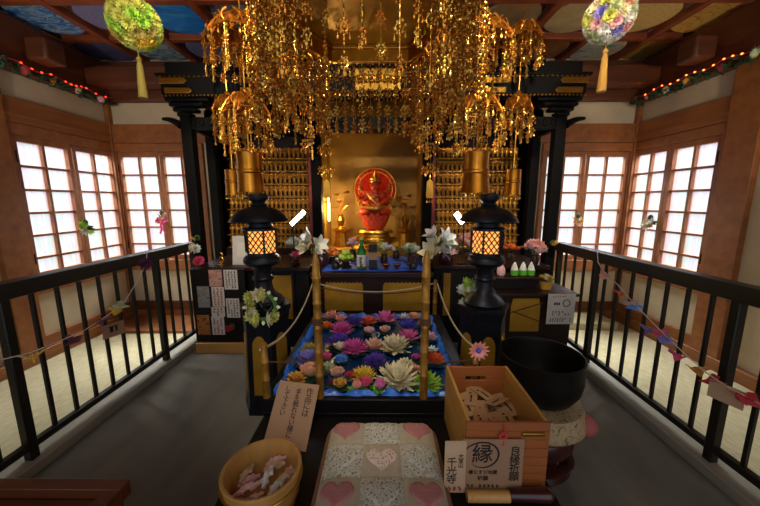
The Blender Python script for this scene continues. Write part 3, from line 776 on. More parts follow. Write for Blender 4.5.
WZ = BZ - .010
FL = [  # px, py, width in px, petals, kind, label
 (332, 314, 15, 'salmon', 'peony', 'salmon pink peony in the back row beside the tall bamboo post'),
 (340.5, 319, 12, 'salmon', 'rose', 'small salmon rose just in front of the back row peony'),
 (326, 324, 12, 'orange', 'peony', 'orange flower right behind the tall bamboo post by the wreathed lantern'),
 (354, 320, 15, 'purple', 'mum', 'purple water flower in the back row beside an orange one'),
 (368.5, 320, 14, 'orangered', 'lotus', 'orange red lotus in the back row under the gold panels'),
 (385.5, 317, 19, 'pink', 'lotus', 'bright pink lotus in the back row, middle of basin'),
 (404, 311, 11, 'white', 'star', 'small white flower at the very back edge of the basin'),
 (414, 315, 12, 'peach', 'peony', 'peach flower in the back corner beside a yellow one'),
 (428, 322, 13, 'yellow', 'mum', 'lemon yellow flower against the blue lining in the back corner'),
 (342, 328, 20, 'magenta', 'mum', 'magenta flower in front of the small salmon rose'),
 (385, 329, 11, 'rosecream', 'rose', 'tiny cream rose in front of the bright pink lotus'),
 (369, 330, 11, 'palepink', 'rose', 'dusty pink flower next to the little candle glass'),
 (408.5, 324, 18, 'violet', 'mum', 'blue violet flower in front of the small white one'),
 (339, 340, 21, 'purple', 'mum', 'large purple flower in front of the magenta one'),
 (408, 335, 19, 'pink', 'mum', 'pink flower beside the tall post on the bronze bowl side'),
 (429, 335, 15, 'palepink', 'peony', 'pale pink flower between tall post and blue lining'),
 (340, 346, 13, 'cream', 'rose', 'cream rose touching the large pink mum'),
 (354.5, 346.5, 23, 'magenta', 'mum', 'large pink mum in the middle of the basin'),
 (374, 344, 19, 'rosecream', 'lotus', 'cream lotus with pink tips in the middle of basin'),
 (395, 344, 25, 'cream', 'big', 'wide cream lotus floating on a blue leaf'),
 (431.5, 347, 12, 'white', 'star', 'white star flower beside the blue lining'),
 (307, 347, 16, 'olive', 'peony', 'olive yellow flower behind the lilac one near the rope'),
 (299, 357, 24, 'lilac', 'peony', 'lilac flower at the basin edge in front of the wreathed lantern'),
 (326.5, 356, 11, 'hotpink', 'rose', 'small hot pink rose beside the tall bamboo post'),
 (327, 366, 15, 'palegreen', 'peony', 'pale green flower in front of the small hot pink rose'),
 (341, 357, 13, 'skyblue', 'peony', 'dim blue flower between purple and pink mums'),
 (376, 360, 22, 'purple', 'mum', 'deep purple mum behind the yellow front row flower'),
 (405, 362, 16, 'cream', 'peony', 'pale cream flower behind the giant front lotus'),
 (416, 356, 9, 'magenta', 'rose', 'tiny magenta rose beside the tall post'),
 (415, 367, 12, 'peach', 'peony', 'peach orange flower beside the giant front lotus'),
 (434, 358, 20, 'orangered', 'peony', 'large orange red flower in the corner by the wooden box'),
 (311, 371, 22, 'peach', 'rose', 'large peach rose in front row behind the tall post'),
 (296, 377, 19, 'ochre', 'peony', 'golden yellow flower just behind the paper sign'),
 (337, 372, 15, 'rosecream', 'rose', 'cream and peach rose in the front row'),
 (331, 381, 9, 'maroon', 'rose', 'small dark maroon flower at the front row'),
 (340, 383, 14, 'ochre', 'rose', 'amber flower in a shallow cup at front edge'),
 (350, 374, 10, 'red', 'rose', 'small red rose beside the yellow mum'),
 (363.5, 373.5, 22, 'yellow', 'mum', 'bright yellow mum in the front row'),
 (365.5, 382, 14, 'hotpink', 'rose', 'rose red bloom directly in front of the yellow mum'),
 (356, 391, 14, 'salmon', 'bud', 'salmon rose bud on bright green leaves at front edge'),
 (380, 386, 15, 'pink', 'bud', 'round pink bud in front row beside the giant lotus'),
 (397.5, 376, 34, 'cream', 'big', 'giant cream lotus in the front row'),
 (427, 380, 24, 'lime', 'big', 'lime green lotus in front corner by the wooden box')]
for i, (px, py, wpx, colr, kind, lab) in enumerate(FL):
    c = at(px, py + wpx * .12, Z=WZ + .03)
    r = wpx * mpp(px, py, c.y) * .63
    e_ = r * .92
    c.x = min(max(c.x, bx0 + .06 + e_), bx1 - .095 - e_); c.y = min(max(c.y, by0 + .055 + e_ * .6), by1 - .06 - e_)
    c.z = WZ
    t = thing('floating_flower', lab, 'flower', tuple(c), 'flowers floating in the basin')
    m = MB(); flower(m, c + Vector((0, 0, .016)), r * (1.15 if kind in ('bud', 'rose') else 1.), kind, i + 3)
    obj('petals', m, ['petal_' + colr, 'petal_' + (colr if colr not in ('cream', 'rosecream') else 'rosecream' if colr == 'rosecream' else 'cream')], t)
    m = MB(); pad(m, c + Vector((0, 0, .004)), r * (1.08 if kind != 'bud' else 1.3), i)
    obj('leaf_pad', m, 'leaf_bright' if kind == 'bud' or colr == 'lime' else ('pad_blue' if i % 3 == 0 else 'leaf_dark'), t)
    if kind in ('mum', 'lotus', 'big', 'peony', 'star'):
        m = MB(); m.ball(c + Vector((0, 0, r * .38)), (r * .16, r * .16, r * .12), 8, 5); obj('stamens', m, 'petal_yellow' if colr != 'yellow' else 'petal_ochre', t)
c = at(374, 333, Z=WZ + .03); c.z = WZ
t = thing('candle_glass', 'tiny clear candle glass with white handle among the floating flowers', 'candle', tuple(c))
m = MB(); m.lathe([(.018, 0), (.022, .035), (.020, .035), (.016, .004)], 12, c + Vector((0, 0, .002))); obj('glass', m, 'clear_glass', t)
m = MB(); m.tube([c + Vector((.022, 0, .03)), c + Vector((.034, 0, .034)), c + Vector((.036, 0, .014)), c + Vector((.026, 0, .004))], .0035); obj('handle', m, 'petal_white', t)
m = MB(); m.lathe([(.012, .008), (.012, .022), (.0, .022)], 10, c); obj('candle', m, 'petal_cream', t)

# ------------------------------------------------------------------ bamboo posts and ropes round the basin
def bpost(x, y, z0, z1, r, label, pointed=True):
    t = thing('bamboo_post', label, 'post', (x, y, z0), 'bamboo posts round the basin')
    m = MB(); H = z1 - z0; prof = [(r * 1.05, z0)]
    n = max(3, int(H / .11))
    for k in range(1, n):
        z = z0 + H * k / n
        prof += [(r, z - .006), (r * 1.13, z - .002), (r * 1.13, z + .002), (r * .98, z + .006)]
    prof += [(r * .92, z1 - .05 if pointed else z1 - .01), (r * .35 if pointed else r * .8, z1), (0, z1)]
    m.lathe(prof, 12, (x, y, 0)); obj('stem', m, 'bamboo', t)
    return t
FYB = by0 + .018
p = {}
for key, px, ptop, y, r, lab in (('fl', 320, 252, FYB, .015, 'tall gold bamboo post at basin front, wreathed lantern side'), ('fr', 423.5, 250, FYB, .015, 'tall gold bamboo post at basin front, beside the wooden box')):
    x = at(px, 390, Y=y).x; p[key] = Vector((x, y, at(px, ptop, Y=y).z)); bpost(x, y, BZ + .001, p[key].z, .0185, lab)
for key, x, y, z, lab in (('sl', bx0 + .017, FYB, .70, 'short bamboo post at front corner before the wreathed lantern'), ('sr', bx1 - .035, FYB, .70, 'short bamboo post with pink star flower behind the wooden box'),
                          ('bl', bx0 + .017, by1 - .018, .72, 'short bamboo post at back corner near the altar, wreathed lantern side'), ('br', bx1 - .035, by1 - .018, .72, 'short bamboo post at back corner near the altar, bronze bowl side')):
    p[key] = Vector((x, y, z)); t_ = bpost(x, y, BZ + .001, z, .0165, lab, False)
def rope(a, b, sag, r, mt, label, nm='rope'):
    n = 14; m = MB()
    pts = [a.lerp(b, k / n) + Vector((0, 0, -sag * 4 * (k / n) * (1 - k / n))) for k in range(n + 1)]
    m.tube(pts, r, 6); return tag(obj(nm, m, mt), label, 'rope')
dz = Vector((0, 0, -.03))
off = Vector((.017, 0, 0))
rope(p['bl'] + dz - off, p['sl'] + dz - off * 1.1, .10, .006, 'rope', 'thick pale rope sagging from back to front corner beside the wreathed lantern')
rope(p['br'] + dz + off, p['sr'] + dz + off, .09, .006, 'rope', 'thick pale rope sagging from back to front corner beside the plain lantern')
rope(p['bl'] + dz + off, p['br'] + dz - off, .07, .005, 'rope', 'thin pale rope sagging across the back of basin before the altar')
rope(p['sl'] + Vector((.016, 0, -.09)), Vector((p['fl'].x - .02, FYB, .62)), .004, .0035, 'twine', 'dark twine from short corner post to tall post, paper sign side', 'twine')
rope(Vector((p['fr'].x + .02, FYB, .61)), p['sr'] + Vector((-.016, 0, -.075)), .006, .0035, 'twine', 'dark twine from tall post to the star flower post', 'twine')
rope(p['bl'] + Vector((.014, 0, -.06)), p['br'] + Vector((-.014, 0, -.07)), .05, .0045, 'twine', 'dark twisted cord across the basin back below the pale rope', 'twine')
for key in ('fl', 'fr'):
    m = MB()
    for k in range(4): m.torus((p[key].x, p[key].y, .80 + .008 * k), .023, .0042, 12, 5)
    tag(obj('cord_binding', m, 'twine'), 'dark cord wound round the tall bamboo post, %s' % ('sign side' if key == 'fl' else 'box side'), 'cord')
# pink star flower on the short post
c = p['sr'] + Vector((.0, -.03, -.01))
t = thing('star_flower', 'spiky pink paper star flower on the bamboo post above the wooden box', 'flower', tuple(c))
m = MB()
for k in range(13):
    a = 2 * PI * k / 13
    X = Matrix.Translation(c) @ Matrix.Rotation(R(-90), 4, 'X') @ Matrix.Rotation(a, 4, 'Z') @ Matrix.Rotation(-R(-78 if False else 8), 4, 'Y')
    m.mi = 0; X2 = Matrix.Translation(c) @ Matrix.Rotation(PI / 2, 4, 'X') @ Matrix.Rotation(a, 4, 'Z') @ Matrix.Rotation(-R(10), 4, 'Y'); m.petal(X2, .05, .018, cup=.15, nu=2, nv=3)
    X2 = Matrix.Translation(c) @ Matrix.Rotation(PI / 2, 4, 'X') @ Matrix.Rotation(a + .24, 4, 'Z') @ Matrix.Rotation(-R(35), 4, 'Y'); m.petal(X2, .04, .016, cup=.15, nu=2, nv=3)
obj('petals', m, ['petal_salmon'], t)
m = MB(); m.ball(c + Vector((0, -.012, 0)), .012, 8, 6); obj('centre', m, 'petal_violet', t)
# ------------------------------------------------------------------ low dais in front
DZ = .35
t = thing('low_dais', 'low black lacquered dais carrying the patchwork cushion', 'dais', (.02, .8, 0))
m = MB(); m.bb((-.56, -.2, DZ - .04), (.60, 1.335, DZ)); obj('dais_top', m, 'black_lacquer', t, bevel=.005)
m = MB(); m.bb((-.53, -.17, .004), (.57, 1.30, DZ - .04)); obj('body', m, 'black_lacquer', t)

# patchwork cushion
t = thing('patchwork_cushion', 'patchwork floor cushion with pink hearts on the black dais', 'cushion', (0, 1, DZ))
cx0, cx1, cy0, cy1 = -.232, .232, .62, 1.245
def top_z(x, y):
    u = (x - cx0) / (cx1 - cx0); v = (y - cy0) / (cy1 - cy0)
    e = max(0, min(1, min(u, 1 - u) / .16)) ; g = max(0, min(1, min(v, 1 - v) / .12))
    s = lambda q: math.sin(q * PI / 2) ** .6
    b = DZ + .018 + .058 * s(e) * s(g)
    gx = abs(((x + .0725) / .145) - round((x + .0725) / .145)); gy = abs(((y - .785) / .15) - round((y - .785) / .15))
    return b - .006 * max(0, 1 - gx / .05) - .006 * max(0, 1 - gy / .05)
def rc(u, v, side):
    x = cx0 + (cx1 - cx0) * u; y = cy0 + (cy1 - cy0) * v
    # rounded corners
    rr = .07
    dx = max(0, abs(x) - (cx1 - rr)); my = (cy0 + cy1) / 2; dy = max(0, abs(y - my) - ((cy1 - cy0) / 2 - rr))
    if dx > 0 and dy > 0:
        L = math.hypot(dx, dy); M_ = max(dx, dy); k = M_ / L
        x = math.copysign((cx1 - rr) + dx * k, x); y = my + math.copysign(((cy1 - cy0) / 2 - rr) + dy * k, y - my)
    return x, y
def topf(u, v):
    x, y = rc(u, v, 1); return Vector((x, y, top_z(cx0 + (cx1 - cx0) * u, cy0 + (cy1 - cy0) * v)))
def patch(u, v):
    x = cx0 + (cx1 - cx0) * u; y = cy0 + (cy1 - cy0) * v
    if u < .05 or u > .95 or v > .945 or v < .05: return 2
    i = math.floor((x + .2175) / .145); j = math.floor((y - .785) / .15)
    return 0 if (i + j) % 2 == 0 else 1
m = MB(); m.grid(topf, 66, 84, patch)
m.mi = 2
def botf(u, v):
    x, y = rc(u, v, 1); e = min(1, min(min(u, 1 - u), min(v, 1 - v)) / .08)
    return Vector((x, y, DZ + .0185 - .017 * math.sin(e * PI / 2)))
m.grid(botf, 30, 30)
obj('cover', m, ['quilt_cream', 'quilt_floral', 'quilt_binding'], t, angle=70)
def heart(cx, cy, s, mt, k):
    m = MB(); N = 26
    pts = [(cx, cy)]
    def hp(a, q): return (cx + s * q * (16 * math.sin(a) ** 3) / 17, cy + s * q * (13 * math.cos(a) - 5 * math.cos(2 * a) - 2 * math.cos(3 * a) - math.cos(4 * a)) / 17 + s * .1)
    vs, fs = [], []
    rings = [.02, .45, .8, .95, 1.0]
    for r_, q in enumerate(rings):
        for i in range(N):
            x, y = hp(2 * PI * i / N, q)
            vs.append(Vector((x, y, top_z(x, y) + (.008 if q < .9 else .006 if q < .99 else -.001))))
    for r_ in range(len(rings) - 1):
        for i in range(N): fs.append((r_ * N + i, r_ * N + (i + 1) % N, (r_ + 1) * N + (i + 1) % N, (r_ + 1) * N + i))
    fs.append(tuple(range(N)))
    m._add(vs, fs); obj('heart_patch', m, mt, t, angle=80)
for j, cy in ((2, 1.15), (1, 1.005), (0, .862), (-1, .71)):
    for i, cx in enumerate((-.145, 0, .145)):
        pink = (i + j) % 2 == 0
        heart(cx, cy, .061, ('heart_pink' if not (i == 1 and j == 1) else 'heart_floral') if pink else 'quilt_floral', 0)

# paper sign leaning on the basin table
SY = 1.335
tl, tr_ = at(281, 381, Y=1.30), at(321, 384.5, Y=1.30)
bl, br_ = at(262, 444, Z=DZ + .004), at(303.5, 453, Z=DZ + .004)
xv = ((tr_ - tl) + (br_ - bl)).normalized(); up = ((tl - bl) + (tr_ - br_)) / 2
ctr = (tl + tr_ + bl + br_) / 4
X = frame_mtx(ctr, xv, up); w = ((tr_ - tl).length + (br_ - bl).length) / 2; h = up.length
t = thing('paper_sign', 'tan paper sign with three vertical lines of Japanese leaning on basin table', 'sign', tuple(ctr))
m = MB(X); m.box((0, 0, -.002), (w, h, .004)); obj('card', m, 'paper_tan', t, bevel=.0008)
cs = h / 8.6
for k, s in enumerate(('作品には', '手を触れない様に', 'して下さい')):
    n = len(s); cc = cs * (1.2, 1.0, 1.0)[k]
    hh = cc * .98 * n
    Xt = X @ Matrix.Translation((w * (.30 - .27 * k), h * .47 - hh / 2 - (0 if k == 0 else 0), .0008))
    text('lettering', '\n'.join(s), cc * .92, 'ink', Xt, t, spacing=.98 / .92 * .82)

# round wooden tub with folded paper fortunes
c = at(262, 467, Z=.475); TR = .129
t = thing('wooden_tub', 'round wooden tub of folded paper fortunes on the dais', 'tub', (c.x, c.y, DZ))
m = MB(); m.lathe([(TR * .84, DZ + .001), (TR, .475), (TR - .004, .478), (TR - .012, .476), (TR * .84 - .014, DZ + .02), (0, DZ + .02)], 40, (c.x, c.y, 0)); obj('staves', m, 'tub_wood', t)
for z, k in ((DZ + .03, .86), (DZ + .09, .955)):
    m = MB(); m.torus((c.x, c.y, z), TR * k + .004, .004, 40, 6); obj('hoop', m, 'brass', t)
TUB = c
def fold(m, L, wd):
    """a paper strip folded flat and knotted into a bow"""
    q = wd / 2
    m.tube([(-L / 2, -.004, .002), (-L * .2, 0, .006), (0, .002, .010), (L * .22, -.001, .006), (L / 2, .005, .003)], [q * .6, q * .75, q, q * .75, q * .6], 6)
FT = [(-.055, .02, 20, 'paper_pink', 'pink folded fortune lying apart, nearest the tub side by the carpet'), (-.07, .035, 65, 'paper_cream', 'cream folded fortune upright against tub side by the carpet'), (-.035, -.035, 25, 'paper_pink', 'long pink folded fortune along the tub bottom'), (-.06, -.065, 10, 'paper_pink', 'pink fortune at the tub front side'),
      (-.01, -.065, 35, 'paper_pink', 'pink patterned fortune at the front of the tub'), (.02, -.01, 80, 'paper_white', 'white folded fortune upright in the middle of the tub'), (.055, -.02, 50, 'paper_white', 'white fortune crossed over others on the tub side by the cushion'), (.025, .045, 10, 'paper_cream', 'cream folded fortune on top of the pile at back of tub'),
      (.02, .075, 15, 'paper_pink', 'pinkish fortune at the very back of tub'), (.07, .045, 75, 'paper_pink', 'dusky pink fortune against tub wall beside the paper sign'), (.045, -.05, 70, 'paper_white', 'small white fortune near the tub front beside the cushion'), (.075, .01, 30, 'paper_cream', 'cream fortune end at tub side nearest the cushion')]
for i, (dx, dy, a, mt, lab) in enumerate(FT):
    X = Matrix.Translation((TUB.x + dx, TUB.y + dy, DZ + .05 + .012 * (i % 3) + (.02 if i in (5, 6, 7) else 0))) @ Matrix.Rotation(R(a), 4, 'Z') @ Matrix.Rotation(R(-8), 4, 'Y')
    m = MB(X); fold(m, .07 if i != 2 else .095, .022)
    m.box((.012, 0, .008), (.018, .026, .012), (0, .3, .5)); m.box((-.016, 0, .006), (.016, .022, .010), (.2, .2, -.4))
    tag(obj('folded_fortune', m, mt), lab, 'paper fortune', 'folded paper fortunes in the wooden tub')

# slatted wooden box with fortune slips
bx0_, bx1_, by0_, by1_, bz0, bz1 = .290, .565, .955, 1.325, DZ + .001, .615
t = thing('wooden_box', 'open wooden box of paper fortunes with slatted front on the dais', 'box', ((bx0_ + bx1_) / 2, (by0_ + by1_) / 2, DZ))
th = .012
m = MB(); m.bb((bx0_, by0_ + th, bz0), (bx0_ + th, by1_, bz1)); obj('side_panel', m, 'box_wood_lit', t, bevel=.0015)
m = MB(); m.bb((bx1_ - th, by0_ + th, bz0), (bx1_, by1_, bz1)); obj('side_panel', m, 'box_wood_lit', t, bevel=.0015)
m = MB()
zs = [bz0 + (bz1 - bz0) * k / 8 for k in range(9)]
for k in range(8): m.bb((bx0_ - .004, by0_, zs[k] + .001), (bx1_ + .004, by0_ + th, zs[k + 1] - .001))
m.bb((bx0_, by0_ + .003, bz0), (bx1_, by0_ + th - .001, bz1 - .002))
obj('front_panel', m, 'box_front_wood', t, bevel=.001)
m = MB(); hx, hz = (bx0_ + bx1_) / 2 - .005, bz1 - .055
m.bb((bx0_ + th, by1_ - th, bz0), (bx1_ - th, by1_, hz - .011)); m.bb((bx0_ + th, by1_ - th, hz + .011), (bx1_ - th, by1_, bz1)); m.bb((bx0_ + th, by1_ - th, hz - .011), (hx - .045, by1_, hz + .011)); m.bb((hx + .045, by1_ - th, hz - .011), (bx1_ - th, by1_, hz + .011))
obj('back_panel', m, 'box_front_wood', t, bevel=.001)
m = MB(); m.bb((bx0_ + th, by0_ + th, bz0), (bx1_ - th, by1_ - th, bz0 + .008)); obj('bottom_panel', m, 'box_front_wood', t)
m = MB(); m.box((bx1_ - .055, by0_ - .006, bz1 - .04), (.075, .008, .012)); obj('latch', m, 'brass', t, bevel=.002)
m = MB(); kx = bx0_ + .118
m.torus((kx, by0_ - .008, bz1 - .045), .012, .004, 14, 6, Euler((PI / 2, 0, 0)).to_matrix()); m.tube([(kx, by0_ - .006, bz1 - .005), (kx + .006, by0_ - .010, bz1 - .02), (kx, by0_ - .008, bz1 - .035)], .003); m.cyl((kx, by0_ - .008, bz1 - .055), (kx, by0_ - .009, bz1 - .075), .004, .007)
obj('red_cord', m, 'petal_red', t)
fb = bz0 + .15
SL = [(.07, .26, 100, 'pale slip standing by the box side next to the cushion'), (.10, .30, 70, 'slip with a dark seal at the back of the box'), (.15, .31, 115, 'slip leaning on the box back wall under the handle slot'), (.19, .24, 40, 'broad slip at the middle of the box'), (.12, .21, 85, 'slip with red mark at the centre of pile'), (.20, .16, 95, 'slip near the box front under the latch'), (.09, .14, 75, 'slip at the front corner of the box by the cushion'), (.15, .12, 100, 'slip lying against the box front panel'), (.235, .26, 110, 'slip standing by the box side next to the bowl')]
for i, (dx, dy, a, lab) in enumerate(SL):
    X = Matrix.Translation((bx0_ + dx, by0_ + dy, fb + .010 * (i % 4))) @ Matrix.Rotation(R(a), 4, 'Z') @ Matrix.Rotation(R(-12 + 7 * (i % 4)), 4, 'Y') @ Matrix.Rotation(R(-14 + 9 * (i % 3)), 4, 'X')
    t2 = thing('fortune_slip', 'paper fortune ' + lab, 'paper fortune', tuple(X.translation), 'paper fortunes in the wooden box')
    m = MB(X); m.box((0, 0, 0), (.12, .052, .003)); obj('slip', m, 'slip_paper', t2, bevel=.001)
    k = MB(X @ Matrix.Translation((-.015, 0, .0018))); k.box((0, 0, 0), (.045, .008, .0008)); k.box((.035, .006, 0), (.008, .010, .0008)); obj('stamp', k, 'red_ink' if i in (4, 7) else 'ink', t2)
# heap of slips below the ones on top
m = MB(); q = random.Random(3)
for k in range(60):
    X = Matrix.Translation((bx0_ + .068 + q.random() * .14, by0_ + .075 + q.random() * .22, bz0 + .028 + .10 * q.random())) @ Matrix.Rotation(q.random() * 6, 4, 'Z')
    m.M = X; m.box((0, 0, 0), (.08, .036, .006), (q.random() * .3, q.random() * .3, 0))
o = obj('fortune_slips_heap', m, 'slip_paper'); o['kind'] = 'stuff'; tag(o, 'heap of paper fortunes filling the bottom of the wooden box', 'paper fortunes')

# two paper placards on the front of the box
def placard(px0, py0, px1, py1, y, lab, items, name='paper_placard', mt='paper_tan'):
    p = at(px0, py0, Y=y); q = at(px1, py1, Y=y)
    cx, cz, w, h = (p.x + q.x) / 2, (p.z + q.z) / 2, q.x - p.x, p.z - q.z
    X = frame_mtx((cx, y, cz), (1, 0, 0), (0, .03, 1))
    t = thing(name, lab, 'sign', (cx, y, cz - h / 2))
    m = MB(X); m.box((0, 0, -.002), (w, h, .003)); obj('card', m, mt, t)
    for kind, *a in items:
        if kind == 'v':
            s, ux, uy, size, mt = a
            text('lettering', '\n'.join(s), size * h, mt, X @ Matrix.Translation((ux * w, uy * h, .0002)), t, spacing=.88)
        elif kind == 'h':
            s, ux, uy, size, mt = a
            text('lettering', s, size * h, mt, X @ Matrix.Translation((ux * w, uy * h, .0002)), t)
        elif kind == 'm':
            ux, uy, mw, mh, nc, mt2 = a; k = MB(); marks(k, X @ Matrix.Translation((ux * w, uy * h, .0)), mw * w, mh * h, nc, 1, seed=nc); obj('printed_line', k, mt2, t, smooth=False)
        elif kind == 'ring':
            ux, uy, r = a
            k = MB(X); pts = [(ux * w + r * h * (1 + .02 * q_) * math.cos(-2.4 + q_ * .3), uy * h + r * h * math.sin(-2.4 + q_ * .3), .0004) for q_ in range(20)]
            k.tube(pts, [.0008 + .0022 * abs(math.sin(q_ * .16)) for q_ in range(20)], 6); obj('brush_ring', k, 'ink', t)
    return t
placard(463, 440, 521, 490, by0_ - .016, 'wide tan placard with a brushed ring and large character on the wooden box', [('v', '良縁祈願', .36, .02, .19, 'ink'), ('ring', -.17, .20, .245), ('h', '縁', -.17, .20, .38, 'ink'), ('h', '縁むすび地蔵', -.15, -.14, .085, 'ink'), ('h', '祈願', -.15, -.26, .10, 'ink'), ('m', -.15, -.40, .55, .07, 8, 'ink')])
placard(445.5, 442, 464.5, 492, by0_ - .020, 'narrow tan placard with vertical temple name, beside the ring placard', [('v', '千光寺', -.16, -.08, .19, 'ink'), ('v', '大宝山', .26, .12, .10, 'ink'), ('m', 0, -.41, .7, .10, 3, 'red_ink')], mt='paper_cream')

# mallet on the dais corner
t = thing('bowl_mallet', 'dark wooden mallet with a tan wrapped grip lying before the box', 'mallet', (.43, .90, DZ))
y_ = .915
a, b = at(467, 492, Y=y_), at(509, 496, Y=y_); b2 = at(553, 499, Y=y_)
m = MB(); m.cyl((a.x, y_, DZ + .020), (b.x, y_, DZ + .020), .019, .019, 16); 
for k in range(5): m.torus((a.x + (b.x - a.x) * (k + .5) / 5, y_, DZ + .020), .0185, .0012, 16, 5, Euler((0, PI / 2, 0)).to_matrix())
obj('wrapped_grip', m, 'light_wood', t)
m = MB(); m.cyl((b.x, y_, DZ + .0255), (b2.x - .02, y_, DZ + .0255), .020, .0245, 16); m.ball((b2.x - .02, y_, DZ + .0255), (.02, .0245, .0245), 14, 8); obj('head', m, 'stand_red', t)

# bronze bowl on its cushion and stand
bc = at(541, 353, Y=1.47); Rb = 39.5 * mpp(545, 360, 1.47); zr = bc.z
x, y = bc.x, bc.y
t = thing('bowl_stand', 'dark red carved wooden stand under the brocade cushion', 'stand', (x, y, 0))
r0 = .165
m = MB(); m.lathe([(r0, .004), (r0 * 1.06, .02), (r0 * 1.0, .045), (r0 * .9, .055)], 32, (x, y, 0)); obj('foot_ring', m, 'stand_red', t)
for k in range(6):
    a = k * PI / 3 + .3
    m = MB(); m.tube([(x + r0 * (.88 + .16 * math.sin(q * PI)) * math.cos(a), y + r0 * (.88 + .16 * math.sin(q * PI)) * math.sin(a), .05 + .085 * q) for q in [i / 6 for i in range(7)]], [.03, .026, .022, .02, .022, .026, .03], 8); obj('leg', m, 'stand_red', t)
m = MB(); m.lathe([(r0 * .8, .12), (r0 * 1.0, .132), (r0 * 1.08, .155), (r0 * 1.10, .185), (r0 * 1.02, .218), (r0 * .85, .233), (0, .235)], 32, (x, y, 0)); obj('drum', m, 'stand_red', t)
zb = zr - .235
t = thing('bowl_cushion', 'round brocade cushion with pink ends beneath the bronze bowl', 'cushion', (x, y, .236))
rc_ = Rb * 1.10
m = MB(); m.lathe([(rc_ * .6, .237), (rc_ * .9, .245), (rc_ * 1.03, .275), (rc_ * 1.03, .305), (rc_ * .92, zb - .004), (rc_ * .75, zb - .003), (rc_ * .5, zb - .002)], 36, (x, y, 0)); obj('cover', m, 'brocade', t)
for a in (-.55, 1.1, 2.7, 4.2):
    m = MB(); m.ball((x + rc_ * .98 * math.cos(a), y + rc_ * .98 * math.sin(a), .292), (.055, .055, .05), 12, 8); obj('pink_corner', m, 'brocade_pink', t)
t = thing('singing_bowl', 'large black bronze temple bowl on a brocade cushion', 'bowl', (x, y, zb))
m = MB(); m.lathe([(0, zb), (Rb * .55, zb + .002), (Rb * .80, zb + .03), (Rb * .95, zb + .08), (Rb * 1.0, zb + .13), (Rb * .985, zr - .02), (Rb, zr), (Rb * .955, zr + .002), (Rb * .93, zr - .02), (Rb * .94, zb + .12), (Rb * .75, zb + .04), (0, zb + .016)], 48, (x, y, 0)); obj('bowl_body', m, 'bell_bronze', t)

# offertory box in the near corner
ox1 = at(130, 478.5, Z=.47).x; oy1 = at(130, 478.5, Z=.47).y; ox0, oy0 = ox1 - .75, oy1 - .40
t = thing('offertory_box', 'dark brown wooden offertory box with sunken slatted top by the railing', 'box', ((ox0 + ox1) / 2, (oy0 + oy1) / 2, 0))
m = MB(); m.bb((ox0, oy1 - .04, .42), (ox1, oy1, .47)); m.bb((ox0, oy0, .42), (ox1, oy0 + .04, .47)); m.bb((ox0, oy0 + .04, .42), (ox0 + .05, oy1 - .04, .47)); m.bb((ox1 - .05, oy0 + .04, .42), (ox1, oy1 - .04, .47)); obj('rim', m, 'brown_wood', t, bevel=.003)
m = MB(); m.bb((ox0 + .015, oy0 + .015, .004), (ox1 - .02, oy1 - .015, .42)); obj('body', m, 'brown_wood', t)
for k in range(6):
    m = MB(); yy = oy0 + .06 + k * (oy1 - oy0 - .12) / 5; m.bb((ox0 + .05, yy - .015, .421), (ox1 - .05, yy + .015, .440)); obj('slat', m, 'brown_wood', t, bevel=.003)
m = MB(); m.bb((ox1 - .021, oy1 - .10, .385), (ox1 + .012, oy1 - .05, .42)); obj('beam_end', m, 'dark_lacquer', t, bevel=.003)
# ------------------------------------------------------------------ statue in the niche
SYY = 3.72
sx = at(375, 190, Y=SYY).x
k_ = mpp(375, 200, SYY)
def zz(py, y=SYY): return at(375, py, Y=y).z
# stand
t = thing('statue_stand', 'stepped gilded stand below the coral lotus seat', 'stand', (sx, SYY, .80))
m = MB()
z0, z1 = .801, zz(229)
for q, (r, a, b) in enumerate(((.27, 0, .18), (.24, .18, .36), (.22, .36, .6), (.17, .6, .8), (.21, .8, 1.0))):
    m.lathe([(r, z0 + (z1 - z0) * a), (r * 1.02, z0 + (z1 - z0) * (a + .05)), (r * .95, z0 + (z1 - z0) * (b - .03)), (0, z0 + (z1 - z0) * b - .0005)], 8 if q < 2 else 20, (sx, SYY, 0), sy=.75, phase=PI / 8)
obj('stand_body', m, 'gold', t)
m = MB()
for k in range(16):
    a = 2 * PI * k / 16
    X = Matrix.Translation((sx + .17 * math.cos(a), SYY + .13 * math.sin(a), z0 + (z1 - z0) * .55)) @ Matrix.Rotation(a, 4, 'Z') @ Matrix.Rotation(R(25), 4, 'Y'); m.petal(X, .09, .07, cup=.3)
obj('carved_petals', m, 'gold', t)
# the seated figure with its lotus, mandorla and ornaments
zl0, zl1 = zz(229), zz(214.5)
t = thing('deity_statue', 'red many-armed seated deity statue before a round red halo in gilded niche', 'statue', (sx, SYY, zl0))
m = MB()
m.lathe([(.09, zl0 + .001), (.13, zl0 + .04), (.15, zl0 + .10), (.15, zl1 - .012), (0, zl1)], 24, (sx, SYY, 0), sy=.8)
for li in range(3):
    for k in range(14):
        a = 2 * PI * (k + .5 * (li % 2)) / 14
        X = Matrix.Translation((sx + (.10 + .02 * li) * math.cos(a), SYY + (.08 + .016 * li) * math.sin(a), zl0 + .01 + .045 * li)) @ Matrix.Rotation(a, 4, 'Z') @ Matrix.Rotation(-R(48), 4, 'Y'); m.petal(X, .105, .075, cup=.2)
obj('lotus_seat', m, 'coral', t)
